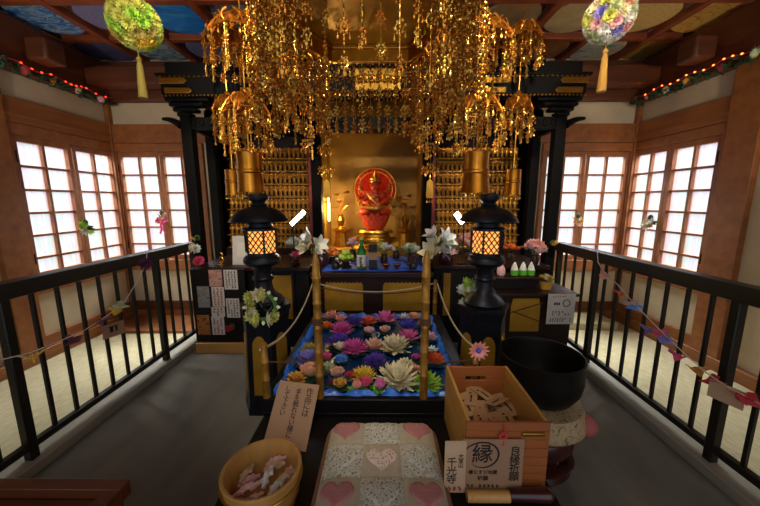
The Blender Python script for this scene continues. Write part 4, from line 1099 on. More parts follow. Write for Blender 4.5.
# mandorla: ring of red disc with flame edge and gold rim
zc_ = zz(189); Rm = 21.5 * k_
m = MB(); rot = Euler((PI / 2, 0, 0)).to_matrix()
m.lathe([(0, 0), (Rm * .80, 0), (Rm * .84, .012), (Rm, .016), (Rm, .03), (Rm * .8, .03), (0, .03)], 48, (sx, SYY + .17, zc_), tilt=rot)
mo = obj('halo_disc', m, 'lacquer_red', t)
m = MB(); m.torus((sx, SYY + .145, zc_), Rm * .82, .006, 48, 6, rot); m.torus((sx, SYY + .145, zc_), Rm * .99, .007, 48, 6, rot); obj('halo_rim', m, 'gold', mo)
m = MB()
for k in range(16):
    a = PI * (-.15 + 1.3 * k / 15); c = Vector((sx + Rm * .9 * math.cos(a), SYY + .143, zc_ + Rm * .9 * math.sin(a)))
    m.ball(c, (.010, .006, .016), 6, 4)
obj('halo_jewel', m, 'vermilion', mo)
# body as one skinned surface
def skinned(name, verts, edges, radii, mt, parent, root=0, sub=2):
    me = bpy.data.meshes.new(name); me.from_pydata([tuple(v) for v in verts], edges, [])
    o = bpy.data.objects.new(name, me); COL.objects.link(o)
    o.parent = parent; o.location = -ORG[parent.name]
    s = o.modifiers.new('skin', 'SKIN'); s.use_smooth_shade = True
    for i, r in enumerate(radii):
        sv = me.skin_vertices[0].data[i]; sv.radius = (r, r) if not isinstance(r, tuple) else r; sv.use_root = (i == root)
    d = o.modifiers.new('sub', 'SUBSURF'); d.levels = sub; d.render_levels = sub
    me.materials.append(M(mt)); ORG[o.name] = Vector((0, 0, 0)); return o
b0 = Vector((sx, SYY - .02, zl1))
V = [(0, 0, .05), (0, .0, .12), (0, .0, .19), (0, 0, .235), (0, -.005, .27), (0, -.01, .315),           # pelvis..head 0-5
     (.06, -.02, .04), (.15, -.07, .035), (.05, -.13, .03), (-.06, -.02, .04), (-.15, -.07, .035), (-.05, -.14, .035),   # legs 6-11
     (.07, 0, .205), (.125, -.03, .13), (.06, -.11, .12), (-.07, 0, .205), (-.125, -.03, .13), (-.06, -.11, .12),         # arms 12-17
     (.13, .01, .24), (.165, -.03, .31), (-.13, .01, .24), (-.165, -.03, .31), (.15, 0, .18), (.185, -.05, .16), (-.15, 0, .18), (-.185, -.05, .16)]
E = [(0, 1), (1, 2), (2, 3), (3, 4), (4, 5), (0, 6), (6, 7), (7, 8), (0, 9), (9, 10), (10, 11), (2, 12), (12, 13), (13, 14), (2, 15), (15, 16), (16, 17), (12, 18), (18, 19), (15, 20), (20, 21), (12, 22), (22, 23), (15, 24), (24, 25)]
RR = [.075, .06, .06, .028, .048, .045, .055, .045, .03, .055, .045, .03, .032, .024, .018, .032, .024, .018, .02, .016, .02, .016, .02, .016, .02, .016]
V = [(x * 1.12, y, z * 1.12) for x, y, z in V]; RR = [r * 1.15 for r in RR]; RR[4] = .062; RR[5] = .058
skinned('figure', [b0 + Vector(v) for v in V], E, RR, 'statue_red', t)
hc = b0 + Vector((0, -.012, .335))
m = MB()
m.lathe([(.062, .032), (.068, .042), (.062, .055), (.068, .07), (.04, .085), (.03, .12), (.012, .14), (.006, .17), (0, .175)], 14, hc)
for k in range(5):
    a = -PI / 2 + (k - 2) * .5; m.prism([(-.012, 0), (.012, 0), (.0, .05)], 0, .004, Matrix.Translation(hc + Vector((.058 * math.cos(a), .058 * math.sin(a), .05))) @ Matrix.Rotation(a + PI / 2, 4, 'Z') @ Matrix.Rotation(PI / 2, 4, 'X'))
obj('crown', m, 'gold', t)
m = MB()
for s in (-1, 1): m.ball(hc + Vector((s * .021, -.060, .004)), (.008, .005, .006), 8, 6)
m.ball(hc + Vector((0, -.058, .022)), (.005, .004, .008), 8, 6)
obj('eye', m, 'ink', t)
m = MB(); m.ball(hc + Vector((0, -.064, -.012)), (.008, .010, .012), 8, 6); m.ball(hc + Vector((0, -.058, -.032)), (.016, .007, .007), 8, 6); obj('nose', m, 'statue_red', t)
m = MB(); m.ball(hc + Vector((0, .022, .014)), (.066, .046, .062), 12, 8); obj('hair', m, 'vermilion', t)
m = MB()
m.torus(b0 + Vector((0, -.01, .20)), .062, .010, 20, 6); m.torus(b0 + Vector((0, -.05, .16)), .045, .006, 18, 5, Euler((R(55), 0, 0)).to_matrix())
for s in (-1, 1):
    for p_ in ((.125, -.03, .13), (.10, -.01, .18), (.165, -.03, .29), (.185, -.05, .162), (.07, -.10, .12)): m.torus(b0 + Vector((s * p_[0], p_[1], p_[2])), .020, .007, 12, 5)
m.ball(b0 + Vector((0, -.075, .15)), .014, 8, 6); m.torus(b0 + Vector((0, 0, .085)), .078, .010, 20, 6)
obj('necklace', m, 'gold', t)
m = MB()
m.tube([b0 + Vector((s, y, z)) for s, y, z in ((-.15, -.06, .075), (-.08, -.12, .08), (0, -.14, .07), (.08, -.12, .08), (.15, -.06, .075))], .022, 8)
m.tube([b0 + Vector((s, y, z)) for s, y, z in ((-.09, -.04, .24), (-.03, -.075, .17), (.04, -.07, .10), (.10, -.06, .08))], .012, 8)
for s in (-1, 1): m.tube([b0 + Vector((s * x_, y, z)) for x_, y, z in ((.10, .03, .23), (.19, .03, .14), (.17, .0, .04), (.22, -.02, -.01))], .011, 8)
obj('sash_cloth', m, 'old_gold', t)
m = MB(); m.cyl(b0 + Vector((.165, -.05, .26)), b0 + Vector((.165, -.05, .40)), .006, n=6); m.ball(b0 + Vector((.165, -.05, .33)), .016, 8, 6); m.cyl(b0 + Vector((-.165, -.05, .25)), b0 + Vector((-.165, -.05, .42)), .005, n=6); m.torus(b0 + Vector((.187, -.06, .17)), .024, .005, 14, 5, rot); m.lathe([(.0, 0), (.02, .02), (.014, .05), (0, .06)], 8, b0 + Vector((-.187, -.06, .16)))
obj('attribute', m, 'gold', t)
# low gold altar rail pieces flanking the statue
def gold_bouquet(px, y, pbase, ptop, label, sgn):
    c = at(px, pbase, Y=y); zt = at(px, ptop, Y=y).z; H = zt - c.z
    t = thing('gilded_lotus_bouquet', label, 'ornament', tuple(c), 'gilded lotus bouquets')
    m = MB(); m.lathe([(.045, 0), (.05, .012), (.03, .03), (.045, .08), (.05, .11), (.028, .15), (.034, .17), (0, .168)], 16, c); obj('vase', m, 'gold', t)
    q = random.Random(int(px))
    for k in range(6):
        a = 2 * PI * k / 6 + .4; sp = .05 + .07 * q.random(); hh = H * (.55 + .42 * q.random()) if k else H * .95
        e = c + Vector((sp * math.cos(a) * .9, sp * math.sin(a) * .6, hh - .03))
        m = MB(); m.tube([c + Vector((0, 0, .15)), c + Vector((sp * .3 * math.cos(a), sp * .3 * math.sin(a), .15 + (hh - .15) * .5)), e], .004, 6)
        if k % 2 == 0: flower(m, e - Vector((0, 0, .01)), .045, 'lotus', k)
        else: pad(m, e, .05, k, 5)
        obj('stem', m, ['gold', 'gold'], t)
gold_bouquet(341, 3.80, 229, 188, 'gilded lotus bouquet in gold vase next to the bright light tube', -1)
gold_bouquet(405, 3.80, 229, 192, 'gilded lotus bouquet in gold vase on the shaded side of the niche', 1)
# pedestals for the bouquets
for px, lab in ((341, 'gilded side pedestal under the bouquet by the light tube'), (405, 'gilded side pedestal under the bouquet on the shaded side')):
    c = at(px, 229, Y=3.80); m = MB(); m.lathe([(.09, .801), (.09, .84), (.07, .87), (.06, c.z - .05), (.10, c.z - .02), (.10, c.z - .001), (0, c.z - .001)], 8, (c.x, c.y, 0)); tag(obj('side_pedestal', m, 'gold'), lab, 'pedestal', 'gilded side pedestals')
# light tube in the niche
a = at(329, 221, Y=3.60); b = at(329, 195, Y=3.60)
t = thing('light_tube', 'upright bright light tube on the niche side beside the pillar', 'lamp', (a.x, 3.6, a.z))
m = MB(); m.cyl((a.x - .0, 3.60, a.z), (a.x, 3.60, b.z), .011, n=10); obj('tube', m, 'led_warm', t)
m = MB(); m.cyl((a.x, 3.60, a.z - .02), (a.x, 3.60, a.z), .014, n=10); m.cyl((a.x, 3.60, b.z), (a.x, 3.60, b.z + .02), .014, n=10); m.bb((a.x - .02, 3.60, a.z), (a.x - .013, 3.62, b.z)); obj('fitting', m, 'brass', t)

# ------------------------------------------------------------------ things on the altar table
TZ = .7455
def onaltar(px, py_base, z=TZ): return at(px, py_base, Z=z)
# blue cloth
m = MB()
def cl(u, v):
    x = -.52 + .90 * u; y = 2.66 + .72 * v
    return Vector((x, y, TZ + .004 + .010 * max(0, math.sin(9 * u + 3 * math.sin(7 * v)) * math.sin(11 * v + 2 * u)) ))
m.grid(cl, 30, 24)
o = tag(obj('altar_cloth', m, 'blue_cloth'), 'rumpled blue cloth spread over the altar table', 'cloth'); sdf = o.modifiers.new('thick', 'SOLIDIFY'); sdf.thickness = .003; sdf.offset = 1
CZ = TZ + .019
def place(px, y): return Vector((at(px, 265, Y=y).x, y, CZ))
c = place(361.5, 2.72); 
t = thing('sake_bottle', 'green glass sake bottle with white label on the altar', 'bottle', tuple(c))
hb = at(361, 237, Y=2.72).z - c.z
m = MB(); m.lathe([(.038, 0), (.041, .01), (.041, hb * .52), (.030, hb * .64), (.015, hb * .74), (.014, hb * .92), (.0, hb * .92)], 20, c); obj('glass', m, 'bottle_green', t)
m = MB(); m.lathe([(.0415, .02), (.0422, .022), (.0422, hb * .44), (.0415, hb * .445)], 20, c); obj('label', m, 'paper_white', t)
X = frame_mtx(c + Vector((0, -.0440, hb * .23)), (1, 0, 0), (0, 0, 1)); m = MB(); marks(m, X, .04, hb * .34, 1, 3, k=.7, seed=4); obj('printed_mark', m, 'ink', t, smooth=False)
m = MB(); m.lathe([(.016, hb * .92), (.016, hb), (0, hb)], 12, c); obj('cap', m, 'petal_lime', t)
c = place(373, 2.74); h = at(373, 244, Y=2.74).z - c.z
t = thing('bottle_box', 'tall black carton with a tan band beside the green sake bottle', 'box', tuple(c))
m = MB(); m.box(c + Vector((0, 0, h / 2)), (.075, .07, h)); obj('carton', m, 'black_plastic', t, bevel=.003)
m = MB(); m.box(c + Vector((0, -.036, h * .52)), (.076, .004, h * .30)); obj('band', m, 'paper_tan', t)
m = MB(); m.box(c + Vector((0, -.0365, h * .86)), (.06, .003, h * .2)); obj('band', m, 'dark_lacquer', t)
def bowl_of(px, y, lab, mt, n, rr, cat, nm, seed=0, group=None):
    c = place(px, y)
    t = thing('offering_dish', 'dark lacquer dish under the ' + lab, 'dish', tuple(c))
    m = MB(); m.lathe([(.05, 0), (.055, .008), (.03, .02), (.03, .05), (.09, .065), (.095, .072), (.085, .070), (0, .062)], 24, c); obj('dish_body', m, 'dark_lacquer', t)
    q = random.Random(seed)
    for k in range(n):
        if k < 7: a = 2 * PI * k / 7; p = c + Vector((.052 * math.cos(a), .052 * math.sin(a), .072 + rr))
        else: a = 2 * PI * k / 3 + .4; p = c + Vector((.02 * math.cos(a), .02 * math.sin(a), .072 + rr * 2.6))
        m = MB(); m.ball(p, (rr, rr, rr * .92), 12, 8); m.cyl(p + Vector((0, 0, rr * .85)), p + Vector((.002, 0, rr * 1.15)), .002, n=5)
        tag(obj(nm, m, mt), '%s, %s of the pile on its dish' % (lab, ORD[k] if k < 7 else ('topmost ' + ORD[k - 7])), cat, group)
bowl_of(346, 2.78, 'lime green fruit beside the sake bottle', 'petal_lime', 10, .022, 'fruit', 'green_fruit', 1, 'green fruit on the altar')
bowl_of(332, 2.98, 'small orange fruit behind the lacquer kettle', 'petal_orange', 10, .022, 'fruit', 'mandarin_orange', 2, 'oranges on the altar')
def posy(px, y, ptop, kinds, lab, vase='dark_lacquer', n=9, spread=.07, z=None, fr=.035, hv=.09, nm='flower_vase'):
    fr *= 1.25 if z is not None else 1.5
    c = place(px, y)
    if z is not None: c.z = z
    zt = at(px, ptop, Y=y).z; H = max(.08, zt - c.z)
    t = thing(nm, lab, 'flowers', tuple(c))
    hv = min(hv, H * .6)
    m = MB(); m.lathe([(.026, 0), (.034, .006), (.038, hv * .5), (.026, hv * .85), (.034, hv), (.0, hv * .95)], 16, c); obj('vase', m, vase, t)
    q = random.Random(int(px * 7))
    for k in range(n):
        a = 2.4 * k; rad = spread * math.sqrt((k + .3) / n)
        e = c + Vector((rad * math.cos(a), rad * math.sin(a) * .8, hv + (H - hv) * (1 - .55 * (k / n))))
        m = MB(); flower(m, e - Vector((0, 0, fr * .3)), fr, kinds[k % len(kinds)][1], k, (q.uniform(.2, .9), q.uniform(-.5, .5)))
        col = kinds[k % len(kinds)][0]; obj('bloom', m, ['petal_' + col, 'petal_' + col], t)
    m = MB()
    for k in range(n):
        a = 2.4 * k + 1; rad = spread * .9 * math.sqrt((k + .3) / n)
        e = c + Vector((rad * math.cos(a), rad * math.sin(a) * .8, hv + (H - hv) * .55 * (1 - .4 * k / n)))
        X = Matrix.Translation(e) @ Matrix.Rotation(a, 4, 'Z') @ Matrix.Rotation(-R(20), 4, 'Y'); m.petal(X, .06, .03, cup=.1)
        m.tube([c + Vector((0, 0, hv * .9)), e], .0025, 5)
    obj('leaves', m, 'leaf', t)
    return t
posy(384, 2.95, 244, [('white', 'star'), ('yellowgreen', 'mum'), ('white', 'mum')], 'bunch of small white and green flowers beside the black carton', n=10, spread=.085, fr=.028)
posy(411, 2.98, 246, [('palegreen', 'lotus'), ('white', 'mum')], 'pale green and white flowers at the altar end near lily vase', n=7, spread=.07, fr=.035)
posy(353, 3.05, 240, [('palepink', 'rose'), ('white', 'rose')], 'pale pink flowers rising behind the sake bottle', n=5, spread=.04, fr=.03, hv=.12)
posy(396, 3.16, 244, [('yellow', 'mum'), ('ochre', 'mum')], 'small golden flowers behind the white bunch', n=6, spread=.05, fr=.026)
for px, lab in ((386, 'small dark red lacquer cup, one of two, beside the carton'), (397, 'small dark red lacquer cup, one of two, nearer the lily vase')):
    c = place(px, 2.70); t = thing('lacquer_cup', lab, 'cup', tuple(c), 'lacquer cups on the altar')
    m = MB(); m.lathe([(.022, 0), (.024, .004), (.018, .010), (.034, .03), (.038, .045), (.034, .045), (.0, .020)], 18, c); obj('cup_body', m, 'stand_red', t)
    m = MB(); m.lathe([(.0, .038), (.035, .038), (.0, .044)], 14, c); obj('rice', m, 'petal_palepink', t)
for px, sg, lab in ((336, 1, 'black lacquer kettle with curved spout by the tall post'), (413, -1, 'black lacquer kettle with curved spout under the pale green flowers')):
    c = place(px, 2.70); t = thing('lacquer_kettle', lab, 'kettle', tuple(c), 'lacquer kettles on the altar')
    m = MB(); m.lathe([(.03, 0), (.036, .006), (.040, .03), (.032, .05), (.018, .06), (.006, .07), (0, .072)], 18, c); obj('kettle_body', m, 'black_plastic', t)
    m = MB(); m.tube([c + Vector((sg * .036, 0, .03)), c + Vector((sg * .058, 0, .045)), c + Vector((sg * .066, 0, .07))], [.010, .007, .005], 8); obj('spout', m, 'black_plastic', t)
    m = MB(); m.tube([c + Vector((.034 * math.cos(a), 0, .05 + .07 * math.sin(a))) for a in [PI * k / 8 for k in range(9)]], .005, 6); obj('handle', m, 'black_plastic', t)
# lily vases at the two ends
def lilies(px, y, lab, zb, pts, rv=.06, vase='stand_red'):
    c = Vector((at(px, 265, Y=y).x, y, zb)); t = thing('lily_vase', lab, 'flowers', tuple(c), 'lily vases on the altar')
    hv = .13
    m = MB(); m.lathe([(.04, 0), (.048, .006), (rv, .04), (rv * 1.05, .09), (rv * .8, .12), (rv * .9, hv), (0, hv - .01)], 20, c); obj('vase', m, vase, t)
    q = random.Random(int(px)); st = MB()
    for k, (fx, fy, rr_, col) in enumerate(pts):
        e = at(fx, fy, Y=y - .03 - .05 * q.random()); r = 1.45 * rr_ * mpp(fx, fy, y)
        m = MB(); flower(m, e, r, 'lily', k, (1.0 + q.uniform(-.3, .3), q.uniform(-.5, .5)))
        obj('bloom', m, ['petal_' + col, 'petal_' + col], t)
        m = MB(); flower(m, e + Vector((0, -.004, .0)), r * .3, 'star', k, (1.0, 0)); obj('stamen', m, ['petal_yellowgreen', 'petal_yellowgreen'], t)
        st.tube([c + Vector((0, 0, hv - .02)), c.lerp(e, .6) + Vector((0, 0, .04)), e], .004, 5)
        X = Matrix.Translation(c.lerp(e, .7)) @ Matrix.Rotation(q.random() * 6, 4, 'Z') @ Matrix.Rotation(-R(15), 4, 'Y'); st.petal(X, .10, .03, cup=.1)
    obj('stems', st, 'leaf', t)
lilies(322, 2.90, 'white lilies in a dark red vase at altar end by the wreathed lantern', .771 if False else TZ, [(311, 239, 9, 'white'), (318, 245, 8, 'white'), (307, 248, 8, 'cream'), (315, 252, 8, 'white'), (305, 241, 6, 'cream')])
lilies(444, 2.90, 'white lilies in a dark red vase at altar end by the plain lantern', .77 + .001, [(434, 236, 8, 'white'), (443, 241, 10, 'white'), (432, 254, 10, 'cream'), (440, 250, 9, 'white'), (447, 248, 8, 'palegreen'), (436, 245, 8, 'cream')])
# on the cabinets: hydrangea, carnations, pinks
CTZ = .7715
def oncab(px, y, ptop, kinds, lab, **kw): return posy(px, y, ptop, kinds, lab, z=CTZ, **kw)
oncab(294, 3.08, 240, [('white', 'peony'), ('palegreen', 'peony')], 'round white flower head beside the slim lamp stand', n=6, spread=.05, fr=.05)
oncab(296, 2.79, 253, [('hotpink', 'peony')], 'small hot pink carnations in front of the white flower head', n=5, spread=.025, fr=.03, hv=.06)
oncab(468, 3.12, 236, [('salmon', 'rose'), ('palepink', 'peony'), ('salmon', 'lotus')], 'salmon pink flowers half behind the plain lantern', n=11, spread=.12, fr=.05)
oncab(450, 3.05, 250, [('palepink', 'lily')], 'dusky pink flowers between the lily vase and plain lantern', n=6, spread=.07, fr=.045)
oncab(534, 2.88, 242, [('salmon', 'lily'), ('palepink', 'peony'), ('salmon', 'peony')], 'large salmon pink flowers in front of the altar pillar', n=11, spread=.075, fr=.05)
oncab(509, 3.10, 246, [('orange', 'peony'), ('orangered', 'peony')], 'orange flowers behind the pale figurine doll', n=7, spread=.08, fr=.04)
# white acrylic stand, hook ornament
t = thing('acrylic_sign_stand', 'leaning white acrylic display panel behind the wreathed lantern', 'sign', tuple(at(240, 257, Y=2.80)))
a = at(241, 244, Y=2.85); w, h = 17 * mpp(241, 244, 2.85), 28 * mpp(241, 244, 2.85)
X = frame_mtx((a.x, 2.85, CTZ + h / 2 + .008), (1, .1, 0), (.06, .2, 1)); m = MB(X); m.box((0, 0, 0), (w, h, .008)); obj('panel', m, 'white_acrylic', t, bevel=.002)
m = MB(X); m.box((0, -h * .0, .005), (w * .5, h * .5, .002)); obj('picture', m, 'paper_white', t)
m = MB(); m.bb((a.x - w * .5, 2.82, CTZ), (a.x + w * .5, 2.92, CTZ + .012)); obj('foot', m, 'white_acrylic', t)
c = at(221, 262, Y=2.78); c.z = CTZ
t = thing('gold_hook', 'small curled gold ornament standing on the altar cabinet above the notice board', 'ornament', tuple(c))
m = MB(); m.tube([c + Vector((.02 * math.cos(q), 0, .10 + .02 * math.sin(q))) for q in [-2 + .5 * k for k in range(8)]] , .006, 6); m.tube([c + Vector((.022 * math.cos(q), 0, .055 + .024 * math.sin(q))) for q in [1.6 - .55 * k for k in range(8)]], .006, 6); obj('curl', m, 'gold', t)
m = MB(); m.lathe([(.025, 0), (.025, .01), (.008, .02), (.006, .045), (0, .05)], 12, c); obj('foot', m, 'gold', t)
# desk lamps with white light panels
def led_lamp(pa, pb, y, base, lab, wide):
    a, b = at(*pa, Y=y), at(*pb, Y=y)
    t = thing('reading_lamp', lab, 'lamp', (base.x, base.y, base.z), 'small white lamps on the altar')
    m = MB(); m.lathe([(.045, 0), (.045, .012), (.008, .018), (.0, .018)], 18, base); obj('base', m, 'black_plastic', t)
    mid = (a + b) / 2
    m = MB(); m.tube([base + Vector((0, 0, .015)), Vector((base.x, base.y, mid.z - .08)), Vector((mid.x, mid.y + .03, mid.z - .012))], .006, 8); obj('stem', m, 'black_plastic', t)
    X = frame_mtx(mid, b - a, (0, .3, 1)); L = (b - a).length
    m = MB(X); m.box((0, 0, -.010), (L * 1.1, wide * 1.25, .012)); obj('housing', m, 'black_plastic', t, bevel=.003)
    m = MB(X); m.box((0, 0, .0), (L, wide, .008)); obj('light_panel', m, 'led_white', t, bevel=.002)
    return mid
ya = 2.90
c = Vector((at(294, 250, Y=ya).x, ya, CTZ)); lm1 = led_lamp((291, 224.5), (304.5, 211.5), ya, c, 'small lamp with a slanted white light bar next to the wreathed lantern', .04)
c = Vector((at(463, 250, Y=2.87).x, 2.87, CTZ)); lm2 = led_lamp((456, 213), (463, 223), 2.87, c, 'small lamp with a bright white panel behind the plain lantern', .055)
# right cabinet and side table items
STZ = .6105
a, b = at(493, 285, Y=2.62), at(537, 273, Y=2.62)
t = thing('lacquer_chest', 'flat black lacquer chest on the side table', 'box', ((a.x + b.x) / 2, 2.66, STZ))
m = MB(); m.bb((a.x, 2.60, STZ), (b.x, 2.78, STZ + .085)); obj('chest_body', m, 'black_lacquer', t, bevel=.004)
m = MB(); m.bb((a.x - .01, 2.59, STZ + .085), (b.x + .01, 2.79, STZ + .10)); obj('lid', m, 'dark_lacquer', t, bevel=.004)
LZ = STZ + .1005
for k, px in enumerate((514.5, 523, 531)):
    c = Vector((at(px, 270, Y=2.68).x, 2.68, LZ))
    t = thing('rice_cone', '%s white cone in a clear green cup on the lacquer chest' % ('first' if k == 0 else 'middle' if k == 1 else 'last') + (' from the plain lantern' if k != 1 else ' of three'), 'offering', tuple(c), 'white cones in green cups')
    m = MB(); m.lathe([(.024, 0), (.032, .006), (.034, .05), (.031, .05), (.0, .01)], 16, c); obj('cup', m, 'leaf_bright', t)
    m = MB(); m.lathe([(.0305, .05), (.024, .075), (.012, .105), (.004, .12), (0, .122)], 14, c); obj('cone', m, 'petal_white', t)
c = Vector((at(501, 270, Y=2.70).x, 2.70, LZ)); 
t = thing('doll_figurine', 'small pale pink doll figurine beside the green cups', 'figurine', tuple(c))
m = MB(); m.lathe([(.03, 0), (.036, .02), (.032, .06), (.018, .085), (.012, .09)], 14, c); obj('robe', m, 'petal_palepink', t)
m = MB(); m.ball(c + Vector((0, 0, .115)), .028, 12, 8); obj('head', m, 'petal_peach', t)
m = MB(); m.ball(c + Vector((0, .006, .123)), (.030, .028, .026), 12, 8); obj('hair', m, 'petal_white', t)
c = Vector((at(546, 280, Y=2.60).x, 2.60, STZ))
t = thing('flower_pot', 'yellow pot of cream and yellow flowers at the side table end', 'plant', tuple(c))
m = MB(); m.lathe([(.035, 0), (.04, .004), (.055, .07), (.058, .075), (.05, .075), (0, .06)], 18, c); obj('pot', m, 'petal_ochre', t)
for k in range(6):
    a_ = k * 1.05; m = MB(); flower(m, c + Vector((.035 * math.cos(a_), .035 * math.sin(a_), .085 + .015 * (k % 2))), .032, 'mum', k, (.3, 0)); col = ('yellow', 'cream', 'ochre')[k % 3]; obj('bloom', m, ['petal_' + col] * 2, t)
m = MB(); pad(m, c + Vector((0, 0, .075)), .08, 2, 9); obj('leaves', m, 'leaf', t)
# bouquet hanging beside the plain lantern
c = at(468, 296, Y=2.20); 
t = thing('hanging_bouquet', 'green and white bouquet beside the shaft of the plain lantern', 'flowers', (c.x, c.y, c.z - .12))
q = random.Random(5)
for k in range(12):
    e = c + Vector((q.uniform(-.05, .05), q.uniform(-.05, .03), q.uniform(-.12, .10))); m = MB(); col = ('yellowgreen', 'white', 'palegreen', 'lime')[k % 4]
    flower(m, e, .055, ('mum', 'peony')[k % 2], k, (1.3, q.uniform(-.4, .4))); obj('bloom', m, ['petal_' + col] * 2, t)
m = MB()
for k in range(9):
    X = Matrix.Translation(c + Vector((q.uniform(-.045, .045), .03, q.uniform(-.12, .10)))) @ Matrix.Rotation(q.random() * 6, 4, 'Z') @ Matrix.Rotation(q.uniform(-.8, .8), 4, 'Y'); m.petal(X, .05, .035, cup=.2)
m.tube([c + Vector((0, .02, -.12)), (c.x, c.y + .05, .3), (c.x, c.y + .05, .005)], .012, 8)
obj('leaves', m, 'leaf_bright', t)
# wreath on the first lantern
wc = Vector((at(262, 307, Y=1.765).x, 1.765, at(262, 307, Y=1.755).z))
t = thing('flower_wreath', 'wreath of yellow green flowers hung on the front of a lantern pedestal', 'wreath', tuple(wc))
Rw = 13.5 * mpp(262, 307, 1.76)
m = MB(); m.torus(wc, Rw, .012, 24, 6, Euler((PI / 2, 0, 0)).to_matrix()); obj('ring', m, 'leaf', t)
for k, a_ in enumerate([1.2, 1.75, 2.3, 2.85, 3.4, 3.95, 4.5, 5.05, 5.6]):
    e = wc + Vector((Rw * math.cos(a_), -.016, Rw * math.sin(a_))); m = MB(); col = ('yellowgreen', 'cream', 'yellowgreen')[k % 3]
    flower(m, e, .050, 'peony', k, (PI / 2, 0)); obj('bloom', m, ['petal_' + col, 'petal_' + col], t)
m = MB()
for k in range(12):
    a_ = k * .53; X = Matrix.Translation(wc + Vector((Rw * 1.1 * math.cos(a_), -.006, Rw * 1.1 * math.sin(a_)))) @ Matrix.Rotation(-a_, 4, 'Y') @ Matrix.Rotation(PI / 2, 4, 'X'); m.petal(X, .026, .022, cup=.15)
obj('leaves', m, 'petal_cream', t)
m = MB()
for s in (-1, 1): m.torus(wc + Vector((s * .025 + .02, -.03, Rw * .1)), .022, .005, 14, 5, Euler((PI / 2, 0, s * .5)).to_matrix())
obj('bow', m, 'black_plastic', t)
# flowers tied to the railing ends
def tied(px, py, y, cols, lab, r=.05, n=6, seed=0, spread=.05, kind='peony'):
    c = at(px, py, Y=y); t = thing('flower_bunch', lab, 'flowers', tuple(c)); q = random.Random(seed)
    for k in range(n):
        e = c + Vector((q.uniform(-spread, spread), q.uniform(-.02, .01) - .02, q.uniform(-spread, spread))); m = MB(); col = cols[k % len(cols)]
        flower(m, e, r, kind, k, (1.3, q.uniform(-.3, .3))); obj('bloom', m, ['petal_' + col] * 2, t)
    m = MB()
    for k in range(7):
        X = Matrix.Translation(c) @ Matrix.Rotation(k * .9, 4, 'Y') @ Matrix.Rotation(.3, 4, 'Z'); m.petal(X, spread * 1.6, .03, cup=.1)
    m.torus(c + Vector((0, .02, 0)), .02, .006, 12, 5, Euler((PI / 2, 0, 0)).to_matrix())
    obj('leaves', m, 'leaf', t)
    return t
tied(197, 249, 2.84, ['cream', 'white'], 'cream flower tied to the railing end above a red one', .05, 3, 1, .02)
tied(199, 261, 2.82, ['red', 'hotpink'], 'bright red flower tied to the railing end at notice board', .05, 3, 2, .02)
tied(196, 238, 2.84, ['ochre'], 'small gold bell flower on top of the railing end', .03, 2, 3, .012, 'bud')
tied(554, 243, 2.84, ['ochre', 'yellow'], 'small yellow flower tied to the railing end by the salmon flowers', .032, 2, 4, .012, 'rose')

tied(231, 327, 2.625, ['red', 'red'], 'small red flowers at the bottom corner of the notice board', .028, 4, 6, .025)
# ------------------------------------------------------------------ gilded hanging canopy and pendants
def drop(m, p, L=.03, r=.0065):
    p = Vector(p)
    m.lathe([(.0012, 0), (.0012, -L * .35), (r * .5, -L * .45), (r, -L * .75), (r * .7, -L * .95), (0, -L)], 6, p)
def medallion(m, c, r, rot, seed=0):
    """openwork rosette hanging in a strand: ring, petals, hub and three drops"""
    c = Vector(c); Q = Euler((PI / 2, 0, rot)).to_matrix()
    m.torus(c, r * .62, r * .11, 12, 5, Q)
    for k in range(6):
        a = k * PI / 3
        p = Q @ Vector((r * .84 * math.cos(a), r * .84 * math.sin(a), 0)); m.ball(c + p, r * .24, 6, 4)
    m.ball(c, (r * .3, r * .3, r * .3), 6, 4)
    for k in (-1, 0, 1):
        p = Q @ Vector((k * r * .85, -r * (.9 - .25 * abs(k)), 0)); drop(m, c + p, r * 1.0, r * .2)
STR = {}
def strand_mesh(L, nmed, r, seed):
    key = (round(L, 2), nmed, r, seed)
    if key in STR: return STR[key]
    q = random.Random(seed * 31 + nmed); m = MB()
    m.cyl((0, 0, 0), (0, 0, -L + .02), .0016, n=4)
    nb = int(L / .026)
    for k in range(nb):
        m.ball((0, 0, -(k + .5) * L / nb), (.0045, .0045, .0065), 6, 4)
    for k in range(nmed):
        m.mi = (k + seed) % 2; medallion(m, (0, 0, -L * (k + .72) / nmed), r * q.uniform(.85, 1.1), q.uniform(-.5, .5)); 
    m.mi = 0
    drop(m, (0, 0, -L + .03), .045, .011)
    me = m.mesh('strand', ['pendant_gold', 'orange_gold']); STR[key] = me
    return me
def add_strand(parent, p, L, nmed, r, seed, name='strand'):
    o = bpy.data.objects.new(name, strand_mesh(L, nmed, r, seed % 4)); COL.objects.link(o); o.parent = parent
    o.location = Vector(p) - ORG[parent.name]; o.rotation_euler = (0, 0, (seed * 1.7) % 6.28)
    return o

